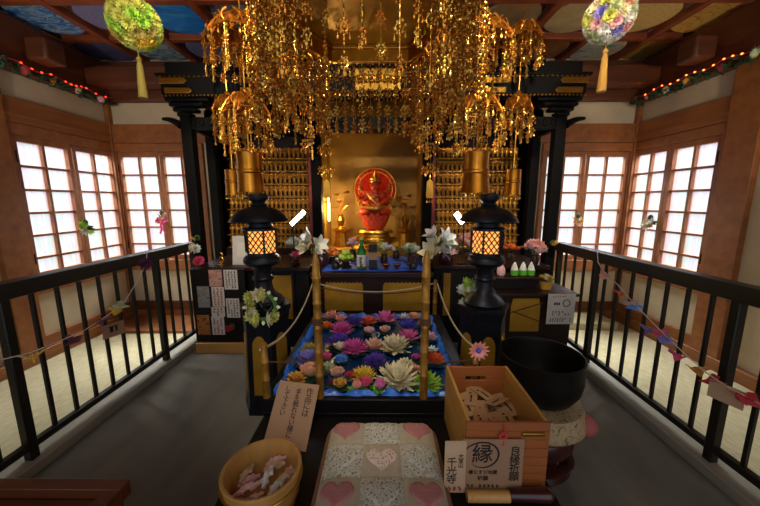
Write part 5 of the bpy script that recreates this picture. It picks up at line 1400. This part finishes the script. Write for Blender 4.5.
TC = Vector((XC, 1.62, 0)); TR_ = .46; TZ0 = 2.155
t = thing('hanging_canopy', 'large six-sided gilded canopy hung with dense gold strands below the ceiling', 'canopy', (TC.x, TC.y, TZ0))
hv = [Vector((TC.x + TR_ * math.cos(a), TC.y + TR_ * math.sin(a), 0)) for a in [k * PI / 3 for k in range(6)]]
m = MB()
for k in range(6):
    a, b = hv[k], hv[(k + 1) % 6]; mid = (a + b) / 2; d = (b - a)
    ang = math.atan2(d.y, d.x)
    m.box((mid.x, mid.y, TZ0 + .035), (d.length + .02, .022, .07), (0, 0, ang))
    m.box((mid.x, mid.y, TZ0 + .08), (d.length + .06, .05, .02), (0, 0, ang))
obj('rim', m, 'gold', t, smooth=False, bevel=.003)
m = MB()
n = 6
m.lathe([(TR_ * 1.0, TZ0 + .09), (TR_ * .98, TZ0 + .11), (TR_ * .55, TZ0 + .27), (TR_ * .25, TZ0 + .36), (.0, TZ0 + .38)], 6, (TC.x, TC.y, 0)); obj('roof', m, 'gold_leaf', t, smooth=False)
m = MB()
for k in range(6):
    a = hv[k]; d = (a - TC); d.z = 0; d.normalize()
    m.tube([TC + Vector((0, 0, TZ0 + .36)), TC + d * TR_ * .6 + Vector((0, 0, TZ0 + .27)), a + Vector((0, 0, TZ0 + .11)), a + d * .08 + Vector((0, 0, TZ0 + .12)), a + d * .10 + Vector((0, 0, TZ0 + .16))], [.014, .014, .014, .012, .006], 8)
obj('ridge', m, 'gold', t)
m = MB(); m.cyl((TC.x, TC.y, TZ0 + .36), (TC.x, TC.y, 2.80), .010, n=8); m.ball((TC.x, TC.y, TZ0 + .42), .05, 12, 8); obj('chain', m, 'gold', t)
# rosette fringe directly on the rim
for k in range(6):
    a, b = hv[k], hv[(k + 1) % 6]
    m = MB()
    for j in range(7):
        p = a.lerp(b, (j + .5) / 7); out = ((a + b) / 2 - TC); out.z = 0; out.normalize(); ang = math.atan2((b - a).y, (b - a).x)
        m.mi = j % 2; medallion(m, p + out * .02 + Vector((0, 0, TZ0 + .03)), .036, ang, j)
    obj('rosette_fringe', m, ['pendant_gold', 'orange_gold'], t)
cnt = 0
SP = {1: (9, .37, 4, .032)}                        # back edge: evenly spaced, openly visible
for k in range(6):
    a, b = hv[k], hv[(k + 1) % 6]
    out = ((a + b) / 2 - TC); out.z = 0; out.normalize()
    back = k == 1; front = k == 4
    if back:
        for j in range(9):
            p = a.lerp(b, (j + .5) / 9); add_strand(t, p + Vector((0, 0, TZ0)), .385 - .02 * (j % 2), 4, .030, j)
            cnt += 1
    elif front:
        for j in range(7):
            p = a.lerp(b, (j + .5) / 7); add_strand(t, p + Vector((0, 0, TZ0)), .25 + .05 * (j % 3), 3, .024, j); cnt += 1
    else:
        for ring, L0, N in ((0, .36, 8), (.07, .34, 7)):
            for j in range(N):
                p = a.lerp(b, (j + .5) / N) + out * ring; add_strand(t, p + Vector((0, 0, TZ0 + (.06 if ring else 0))), L0 + .05 * ((j * 3 + k) % 4) - .03, 4, .030 if ring else .028, j + k); cnt += 1
        m = MB()
        if k < 6:
            m.tube([a + out * .07 + Vector((0, 0, TZ0 + .06)), b + out * .07 + Vector((0, 0, TZ0 + .06))], .005, 6)
            m.tube([a + Vector((0, 0, TZ0 + .06)), a + out * .07 + Vector((0, 0, TZ0 + .06))], .005, 6)
            obj('hanging_bar', m, 'gold', t)
# hanging corner clusters
for k in range(6):
    a = hv[k]; d = (a - TC); d.z = 0; d.normalize()
    for j in range(2):
        if cnt < 98: add_strand(t, a + d * (.09 + .0 * j) + Vector((.012 * j - .006, .01 * j, TZ0 + .11)), .40 + .08 * j, 5, .030, k + j); cnt += 1

def crown(m, c, r, h, seed=0, arms=8):
    """openwork umbrella of scrolling gold foliage"""
    c = Vector(c); q = random.Random(seed)
    m.mi = 1
    m.ball(c, (r * .16, r * .16, h * .16), 10, 6)
    m.torus(c + Vector((0, 0, -h * .72)), r * .86, r * .045, 24, 5)
    m.torus(c + Vector((0, 0, -h * .30)), r * .50, r * .04, 20, 5)
    for k in range(arms):
        a = 2 * PI * k / arms; u = Vector((math.cos(a), math.sin(a), 0)); w = Vector((-u.y, u.x, 0))
        m.mi = 1
        m.tube([c + u * r * x + Vector((0, 0, h * z)) for x, z in ((.05, .02), (.35, -.10), (.66, -.34), (.88, -.66), (1.0, -.86), (1.06, -.84), (1.04, -.76))], [r * .05, r * .055, r * .055, r * .05, r * .04, r * .03, r * .02], 6)
        # side scrolls
        for s in (-1, 1):
            b = c + u * r * .70 + Vector((0, 0, -h * .42))
            m.tube([b + (w * s * r * (.06 + .20 * math.sin(e)) + Vector((0, 0, h * .22 * math.cos(e)))) for e in [.2 + .55 * i for i in range(7)]], [r * .035] * 4 + [r * .028, r * .02, r * .014], 5)
            X = Matrix.Translation(c + u * r * .45 + Vector((0, 0, -h * .18))) @ Matrix.Rotation(a + s * .38, 4, 'Z') @ Matrix.Rotation(R(38), 4, 'Y'); m.petal(X, r * .62, r * .36, cup=-.15)
            X = Matrix.Translation(c + u * r * .74 + Vector((0, 0, -h * .42))) @ Matrix.Rotation(a + s * .30, 4, 'Z') @ Matrix.Rotation(R(62), 4, 'Y'); m.petal(X, r * .52, r * .34, cup=-.1)
        m.mi = 0
        m.ball(c + u * r * .97 + Vector((0, 0, -h * .90)), r * .07, 6, 4)
        drop(m, c + u * r * 1.0 + Vector((0, 0, -h * .92)), .05, .010)
        drop(m, c + (u + w * .4).normalized() * r * .86 + Vector((0, 0, -h * .76)), .055, .010)
def pendant(x, y, zt, ztube, label, k=1., flare=.0, sec=True, extra=0):
    """rod, two foliage crowns with strands, and a gilt tube below"""
    t = thing('gold_pendant', label, 'ornament', (x, y, ztube[1]), 'gold pendants with tubes')
    z1, z2 = zt
    m = MB(); m.cyl((x, y, ztube[0] - .01), (x, y, 2.80), .006, n=8); m.lathe([(.0, 2.80), (.04, 2.80), (.04, 2.792), (.01, 2.785)], 12, (x, y, 0)); obj('rod', m, 'gold', t)
    for zc, r in ((z1, .160 * k), (z2, .130 * k)):
        m = MB(); crown(m, (x, y, zc), r, .16, int(zc * 10)); obj('foliage_crown', m, ['pendant_gold', 'orange_gold'], t)
        nst = 10
        for j in range(nst):
            a = 2 * PI * j / nst + .2
            add_strand(t, (x + r * .93 * math.cos(a), y + r * .93 * math.sin(a), zc - .13), .19 + .03 * (j % 3), 2, .026, j)
        for j in range(6):
            a = 2 * PI * j / 6; add_strand(t, (x + r * .5 * math.cos(a), y + r * .5 * math.sin(a), zc - .05), .20, 2, .024, j + 1)
    a, b = ztube; rt = .068 * k; H = a - b
    m = MB(); m.lathe([(rt * .3, a + .012), (rt * .9, a + .004), (rt, a), (rt * .96, a - H * .06), (rt * .96, a - H * .42), (rt * 1.03, a - H * .45), (rt * 1.03, a - H * .50), (rt * .96, a - H * .53), (rt * (1.0 + flare * .4), a - H * .8), (rt * (1.05 + flare), b), (rt * (1.0 + flare), b), (rt * .9, a - H * .5), (rt * .9, a - .01), (.0, a - .01)], 32, (x, y, 0)); obj('tube', m, 'tube_gold', t)
    for j in range(10):
        m = MB(); aa = 2 * PI * j / 10; drop(m, (x + rt * (1.0 + flare) * math.cos(aa), y + rt * (1.0 + flare) * math.sin(aa), b), .035, .008); obj('tube_drop', m, 'pendant_gold', t)
    m = MB(); m.ball((x, y, b - .0), (.022, .022, .03), 10, 6); m.cyl((x, y, b + .02), (x, y, a), .004, n=6); obj('tassel_bead', m, 'gold', t)
    return t
yn, yf = 2.12, 2.69
def zat(py, y): return at(380, py, Y=y).z
pendant(at(250, 172, Y=yn).x, yn, (zat(14, yn), zat(92, yn)), (zat(153, yn), zat(192, yn)), 'big gold pendant whose tube hangs above the wreathed lantern', k=1.18)
pendant(at(476, 172, Y=yn).x, yn, (zat(20, yn), zat(92, yn)), (zat(153, yn), zat(193, yn)), 'big gold pendant whose flared tube hangs above the plain lantern', flare=.16, k=1.18)
pendant(at(513.5, 172, Y=yf).x, yf, (zat(22, yf), zat(94, yf)), (zat(170, yf), zat(195, yf)), 'slender gold pendant farther back, above the altar end by the bowl', k=.92)
pendant(at(232.5, 172, Y=yf).x, yf, (zat(22, yf), zat(94, yf)), (zat(170, yf), zat(195, yf)), 'slender gold pendant farther back, half hidden behind the big wreath-side pendant', k=.92)
# long ornament chains before the inner pillars
for px, lab in ((326, 'long gold ornament chain hanging before the inner pillar by the light tube'), (430.5, 'long gold ornament chain hanging before the inner pillar by the lily vase')):
    y = 3.25; x = at(px, 160, Y=y).x
    zt, zb = zat(88, y), zat(197, y)
    t = thing('ornament_chain', lab, 'ornament', (x, y, zb), 'long ornament chains')
    m = MB(); m.cyl((x, y, zb + .05), (x, y, 2.424), .004, n=6); obj('cord', m, 'gold', t)
    for j, pz in enumerate((112, 128, 147, 168)):
        m = MB(); c = Vector((x, y, zat(pz, y))); medallion(m, c, .052, 0); m.mi = 1
        for s in (-1, 1): medallion(m, c + Vector((s * .055, 0, -.01)), .032, 0)
        obj('medallion', m, ['pendant_gold', 'orange_gold'], t)
    m = MB(); m.prism([(-.03, 0), (.03, 0), (.036, .02), (.03, .16), (0, .19), (-.03, .16), (-.036, .02)], -.004, .004, Matrix.Translation((x, y, zb - .01)) @ Matrix.Rotation(PI / 2, 4, 'X'))
    for s in (-1, 0, 1): drop(m, (x + s * .024, y, zb - .01), .05, .010)
    obj('plaque', m, 'gold', t)
# gilded plaque between strands over the niche
a, b = at(355, 90, Y=2.86), at(401, 68, Y=2.86)
t = thing('gilded_plaque', 'carved gilded plaque hung on the canopy front above the niche', 'plaque', ((a.x + b.x) / 2, 2.86, a.z))
m = MB(); m.bb((a.x, 2.86, a.z), (b.x, 2.885, b.z)); obj('board', m, 'gold_leaf', t, bevel=.004)
m = MB()
for k in range(7):
    c = Vector((a.x + (b.x - a.x) * (k + .5) / 7, 2.855, (a.z + b.z) / 2)); m.torus(c, .026, .008, 14, 5, rot); m.ball(c, .012, 8, 5)
obj('carved_scroll', m, 'gold', t)
# extra hanging strands behind the pendants, under the canopy front
q = random.Random(11)
names = ['first', 'second', 'third', 'fourth', 'fifth', 'sixth']
for side, xs in (('wreathed', (-.66, -.60, -.54, -.48, -.43, -.38)), ('plain', (.16, .21, .26, .31, .36, .40))):
    for j, x in enumerate(xs):
        y = 2.25 + .03 * (j % 3); L = .62 + .06 * ((j * 5) % 4)
        t = thing('gold_strand', '%s long gold strand from %s, behind the pendant over the %s lantern' % (names[j], 'the left', side), 'ornament', (x, y, 2.45 - L), 'long gold strands behind the pendants')
        ORG[t.name] = Vector((x, y, 2.45 - L))
        add_strand(t, (x, y, 2.45), L, 6, .032, j, 'ornament_strand')
        m = MB(); m.cyl((x, y, 2.44), (x, y, 2.80), .0025, n=5); obj('cord', m, 'gold', t)

# ------------------------------------------------------------------ flower balls hung from the ceiling
def flower_ball(px, py, y, rpx, cols, lab, tpx, tas, squash):
    c = at(px, py, Y=y); r = rpx * mpp(px, py, y); q = random.Random(int(px))
    t = thing('flower_ball', lab, 'flower ball', (c.x, c.y, c.z - r * squash), 'flower balls under the ceiling')
    m = MB(); m.ball(c, (r * .8, r * .8, r * .8 * squash), 16, 10); obj('core', m, 'leaf', t)
    N = 64
    for k in range(N):
        z = 1 - 2 * (k + .5) / N; a = k * 2.39996; s = math.sqrt(1 - z * z); nrm = Vector((s * math.cos(a), s * math.sin(a), z))
        e = c + Vector((nrm.x * r * .78, nrm.y * r * .78, nrm.z * r * .78 * squash)); 
        rm = nrm.to_track_quat('Z', 'Y').to_matrix().to_4x4(); m = MB(Matrix.Translation(e) @ rm); col = cols[q.randrange(len(cols))]
        flower(m, (0, 0, 0), r * .34, ('mum', 'peony')[k % 2], k); obj('bloom', m, ['petal_' + col] * 2, t)
    m = MB(); m.cyl(c + Vector((0, 0, r * squash * .8)), (c.x, c.y, 2.80), .004, n=6); obj('cord', m, 'twine', t)
    ta, tb = at(tpx[0], tas[0], Y=y), at(tpx[1], tas[1], Y=y)
    m = MB(); m.cyl((c.x, c.y, c.z - r * squash * .7), (c.x, c.y, ta.z), .003, n=6); L = ta.z - tb.z
    m.lathe([(.0, ta.z + .02), (.012, ta.z + .012), (.016, ta.z), (.010, ta.z - .012), (.016, ta.z - .03), (.022, ta.z - L * .6), (.026, tb.z), (0, tb.z)], 16, (c.x, c.y, 0)); obj('tassel', m, 'tassel_olive' if px < 300 else 'tassel_gold', t)
flower_ball(135, 24, 2.05, 23, ['lime', 'yellowgreen', 'yellowgreen', 'olive', 'lime', 'yellow'], 'yellow green flower ball with tassel hanging below the blue ceiling paintings', (137, 138), (60, 98), 1.0)
flower_ball(609, 18, 2.05, 22.5, ['palepink', 'palegreen', 'white', 'salmon', 'yellowgreen', 'lilac', 'white', 'cream'], 'pale flower ball of mixed pink and green hanging below the beige paintings', (601, 598), (52, 92), 1.0)

# ------------------------------------------------------------------ fairy light garlands along the wall tops
def garland(p0, p1, inward, lab, bulbs, bmat, seed):
    q = random.Random(seed); t = thing('fairy_light_garland', lab, 'garland', tuple(p0), 'fairy light garlands')
    m = MB(); L = (p1 - p0).length; n = int(L / .022)
    for k in range(n):
        s = (k + .5) / n; b = p0.lerp(p1, s) + Vector((0, 0, -.02 - .018 * abs(math.sin(s * 9 + seed)) )) 
        for j in range(3):
            X = Matrix.Translation(b + Vector((inward * q.uniform(0, .04), 0, q.uniform(-.02, .02)))) @ Euler((q.uniform(-1, 1), q.uniform(-1, 1), q.random() * 6)).to_matrix().to_4x4(); m.petal(X, .055, .026, cup=.2, nu=2, nv=2)
    obj('leaves', m, 'leaf_dark', t)
    m = MB(); m.tube([p0.lerp(p1, k / 30) + Vector((inward * .045, 0, .012 + .012 * math.sin(k * .9))) for k in range(31)], .004, 5); obj('wire', m, 'petal_red', t)
    for s in bulbs:
        m = MB(); m.ball(p0.lerp(p1, s) + Vector((inward * .05, 0, .014 + .01 * math.sin(s * 27))), (.006, .009, .006), 8, 6); obj('bulb', m, bmat, t)
    for s, col in zip((.12, .33, .52, .70, .88), ('palegreen', 'red', 'ochre', 'cream', 'palepink')):
        c = p0.lerp(p1, s) + Vector((inward * .05, 0, -.03)); m = MB(); flower(m, c, .035, 'mum', int(s * 50), (0, inward * 1.2)); obj('bloom', m, ['petal_' + col] * 2, t)
garland(Vector((XL + .125, 2.2, 2.375)), Vector((XL + .125, 3.42, 2.36)), 1, 'garland with glowing red fairy lights along the wall top by blue paintings', [.32, .38, .44, .50, .60, .64, .68, .72, .76, .84, .93], 'fairy_red', 1)
garland(Vector((XR - .125, 2.2, 2.375)), Vector((XR - .125, 3.42, 2.36)), -1, 'garland with orange fairy lights and green leaves along the wall top', [.20, .25, .30, .36, .42, .48, .54, .60, .66, .73, .80, .88], 'fairy_amber', 2)

# ------------------------------------------------------------------ posies on the window latches
def posy_on(p, nrm, cols, lab, ribbon=None, r=.04, n=6, seed=1, kind='star'):
    t = thing('window_posy', lab, 'flowers', tuple(p), 'posies on the window latches'); q = random.Random(seed); nrm = Vector(nrm)
    tan = Vector((-nrm.y, nrm.x, 0)); 
    for k in range(n):
        e = p + tan * q.uniform(-.05, .05) + Vector((0, 0, q.uniform(-.04, .04))) + nrm * .015
        rm = (nrm + Vector((0, 0, q.uniform(-.2, .6))) + tan * q.uniform(-.4, .4)).to_track_quat('Z', 'Y').to_matrix().to_4x4(); m = MB(Matrix.Translation(e) @ rm); flower(m, (0, 0, 0), r, kind, k); obj('bloom', m, ['petal_' + cols[k % len(cols)]] * 2, t)
    m = MB(); m.ball(p + Vector((0, 0, .055)) + nrm * .012, (.022, .022, .03), 8, 6); 
    for k in range(5):
        X = Matrix.Translation(p + nrm * .012) @ Matrix.Rotation(k * 1.3, 4, 'X' if abs(nrm.x) > .5 else 'Y') @ Matrix.Rotation(.2, 4, 'Z'); m.petal(X, .08, .03, cup=.1)
    obj('leaves', m, 'leaf_dark', t)
    if ribbon:
        m = MB()
        for s in (-1, 1):
            m.tube([p + nrm * .03 + tan * s * x_ + Vector((0, 0, z_)) for x_, z_ in ((0, -.03), (.04, .0), (.06, -.03), (.03, -.05), (0, -.04))], [.010, .014, .014, .010, .008], 6)
            m.tube([p + nrm * .03 + tan * s * x_ + Vector((0, 0, z_)) for x_, z_ in ((0, -.04), (.015, -.08), (.012, -.13), (.03, -.17))], .010, 6)
        obj('ribbon', m, ribbon, t)
posy_on(at(85, 228, X=XL + .045), (1, 0, 0), ['lime', 'yellowgreen', 'white', 'lime'], 'bright green and white posy on the window nearest the blue ceiling paintings', seed=1, r=.045)
posy_on(at(163, 218, Y=YB - .045), (0, -1, 0), ['rosecream', 'palepink', 'olive'], 'posy with a trailing crimson ribbon on the window beside the altar', 'petal_hotpink', seed=2)
posy_on(at(577, 221, Y=YB - .045), (0, -1, 0), ['ochre', 'cream', 'rosecream'], 'small amber posy on the back window behind the railing', seed=3, r=.032)
posy_on(at(651, 223, X=XR - .045), (-1, 0, 0), ['white', 'cream', 'ochre', 'white'], 'white posy on the window in the wall behind the red paper garland', seed=4, r=.045)

# ------------------------------------------------------------------ strings of folded paper along the railings
def paper_bird(m, p, s, yaw, dark=False):
    X = Matrix.Translation(p) @ Matrix.Rotation(yaw, 4, 'Z')
    old = m.M; m.M = X
    for sg in (-1, 1):
        m.prism([(0, -.02 * s), (0, .02 * s), (.05 * s, .03 * s), (.06 * s, .0)], -.001, .001, Matrix.Rotation(sg * .9 if sg > 0 else PI - .9, 4, 'Y') if False else (Matrix.Scale(sg, 4, (1, 0, 0)) @ Matrix.Rotation(-.5, 4, 'Y')))
    m.prism([(-.045 * s, -.012 * s), (.035 * s, -.02 * s), (.055 * s, .015 * s), (0, .02 * s)], -.003, .003, Matrix.Rotation(PI / 2, 4, 'Z') @ Matrix.Rotation(PI / 2, 4, 'X'))
    m.M = old
def paper_garland(xr, pts, items, lab):
    ps = [at(px, py, X=xr) for px, py in pts]
    t = thing('railing_garland', lab, 'garland', tuple(ps[-1]))
    m = MB(); m.tube(ps, .0028, 6); obj('string', m, 'string', t)
    for i, (px, py, col, kind) in enumerate(items):
        p = at(px, py, X=xr)
        m = MB()
        if kind == 'bird': paper_bird(m, p, .9, 1.2 + i); obj('paper_bird', m, 'petal_' + col, t)
        elif kind == 'flower':
            rm = Vector((-1 if xr > 0 else 1, -1, .3)).to_track_quat('Z', 'Y').to_matrix().to_4x4(); m.M = Matrix.Translation(p) @ rm; flower(m, (0, 0, 0), .05, 'mum', i); obj('paper_flower', m, ['petal_' + col] * 2, t)
        elif kind == 'card':
            m.box(p + Vector((0, 0, -.03)), (.004, .12, .085), (0, 0, .35 if xr > 0 else -.35)); co = obj('card', m, col, t)
            if xr > 0: continue
            k = MB(); s = 1
            k.M = Matrix.Translation(p + Vector((0, 0, -.03))) @ Matrix.Rotation(.35 if xr > 0 else -.35, 4, 'Z')
            k.box((s * .0025, -.012, .004), (.002, .018, .03)); k.box((s * .0025, .014, .006), (.002, .010, .034)); k.box((s * .0025, .0, .022), (.002, .05, .006)); obj('printed_mark', k, 'ink', t)
    return t
paper_garland(-1.66, [(147, 253), (146, 264), (138, 280), (125, 301), (108, 315), (85, 330), (60, 341), (30, 353), (0, 360), (-25, 366)],
 [(145, 264, 'maroon', 'flower'), (122, 306, 'palegreen', 'bird'), (118, 311, 'yellow', 'bird'), (100, 322, 'maroon', 'bird'), (113, 325, 'paper_tan', 'card'), (73, 341, 'maroon', 'bird'), (33, 358, 'yellow', 'bird')],
 'string garland of coloured paper birds and a maroon flower on the railing')
paper_garland(1.55, [(597, 247), (598, 262), (604, 272), (618, 285), (631, 300), (648, 318), (666, 336), (688, 357), (708, 374), (728, 387), (760, 404), (800, 425)],
 [(607, 277, 'salmon', 'bird'), (621, 294, 'orangered', 'bird'), (629, 304, 'palepink', 'bird'), (633, 307, 'skyblue', 'bird'), (648, 331, 'lilac', 'bird'), (659, 334, 'hotpink', 'bird'), (668, 341, 'lilac', 'bird'), (679, 357, 'hotpink', 'bird'), (696, 370, 'ochre', 'bird'), (711, 382, 'red', 'bird'), (727, 388, 'paper_cream', 'card'), (741, 398, 'red', 'bird'), (754, 403, 'red', 'bird')],
 'string garland of red and pink paper birds along the railing beside the bowl')

# ------------------------------------------------------------------ lights
def light(name, kind, loc, energy, col, size=.1, rot=None, **kw):
    l = bpy.data.lights.new(name, kind); l.energy = energy; l.color = col
    if kind == 'AREA': l.size = size
    else: l.shadow_soft_size = size
    for k, v in kw.items(): setattr(l, k, v)
    o = bpy.data.objects.new(name, l); COL.objects.link(o); o.location = loc
    if rot: o.rotation_euler = rot
    return o
def aim(o, tgt):
    o.rotation_euler = (Vector(tgt) - o.location).to_track_quat('-Z', 'Y').to_euler()
# niche tube and warm picture lights inside the niche
light('niche_tube_glow', 'POINT', (at(329, 208, Y=3.60).x + .05, 3.62, at(329, 208, Y=3.6).z), 11, (1, .76, .36), .05)
o = light('niche_spot', 'SPOT', (-.35, 3.62, 2.12), 7, (1, .76, .40), .04, spot_size=R(75), spot_blend=.6); aim(o, (sx, 3.85, 1.2))
# reading lamps
light('reading_lamp_glow', 'POINT', tuple(lm1 + Vector((.0, -.03, -.01))), 1.2, (.95, .97, 1), .03)
light('reading_lamp_glow', 'POINT', tuple(lm2 + Vector((.0, -.03, -.01))), 1.2, (.95, .97, 1), .03)
# unseen spots added to brighten the altar, the strands and the basin flowers
o = light('added_spot', 'SPOT', (-.9, .9, 2.7), 150, (1, .84, .62), .08, spot_size=R(70), spot_blend=.7); aim(o, (-.9, 3.6, 1.5))
o = light('added_spot', 'SPOT', (.8, .9, 2.7), 150, (1, .84, .62), .08, spot_size=R(70), spot_blend=.7); aim(o, (.9, 3.6, 1.5))
o = light('added_spot', 'SPOT', (-.05, .3, 2.72), 62, (1, .88, .7), .06, spot_size=R(44), spot_blend=.6); aim(o, (-.05, 1.95, .4))
light('added_room_fill', 'POINT', (0, -.7, 1.9), 10, (1, .86, .7), .25)  # unseen fill added behind the camera to lift the ceiling and the room
for x_ in (-2.2, 2.05):  # unseen spots added on both sides to brighten the ceiling paintings
    o = light('added_ceiling_fill', 'SPOT', (x_, .5, 1.6), 50, (1, .86, .68), .06, spot_size=R(80), spot_blend=.8); aim(o, (x_ * 1.1, 3.1, 2.8))
# daylight from the open sky outside the windows
for loc, tgt in (((-4.7, 3.0, 3.3), (-2.0, 2.8, 0)), ((4.5, 3.0, 3.3), (1.8, 2.8, 0)), ((-2.45, 5.4, 3.3), (-2.4, 2.6, 0)), ((2.25, 5.4, 3.3), (2.2, 2.6, 0))):
    o = light('daylight', 'AREA', loc, 1500, (.93, .97, 1), 1.8); aim(o, tgt)

# ------------------------------------------------------------------ world and view
w = bpy.data.worlds.new('world'); sc.world = w; w.use_nodes = True
bg = w.node_tree.nodes['Background']; bg.inputs['Color'].default_value = (.80, .86, 1, 1); bg.inputs['Strength'].default_value = .75
sc.view_settings.view_transform = 'Standard'; sc.view_settings.look = 'None'; sc.view_settings.gamma = 1; sc.view_settings.use_curve_mapping = False
sc.view_settings.exposure = .2
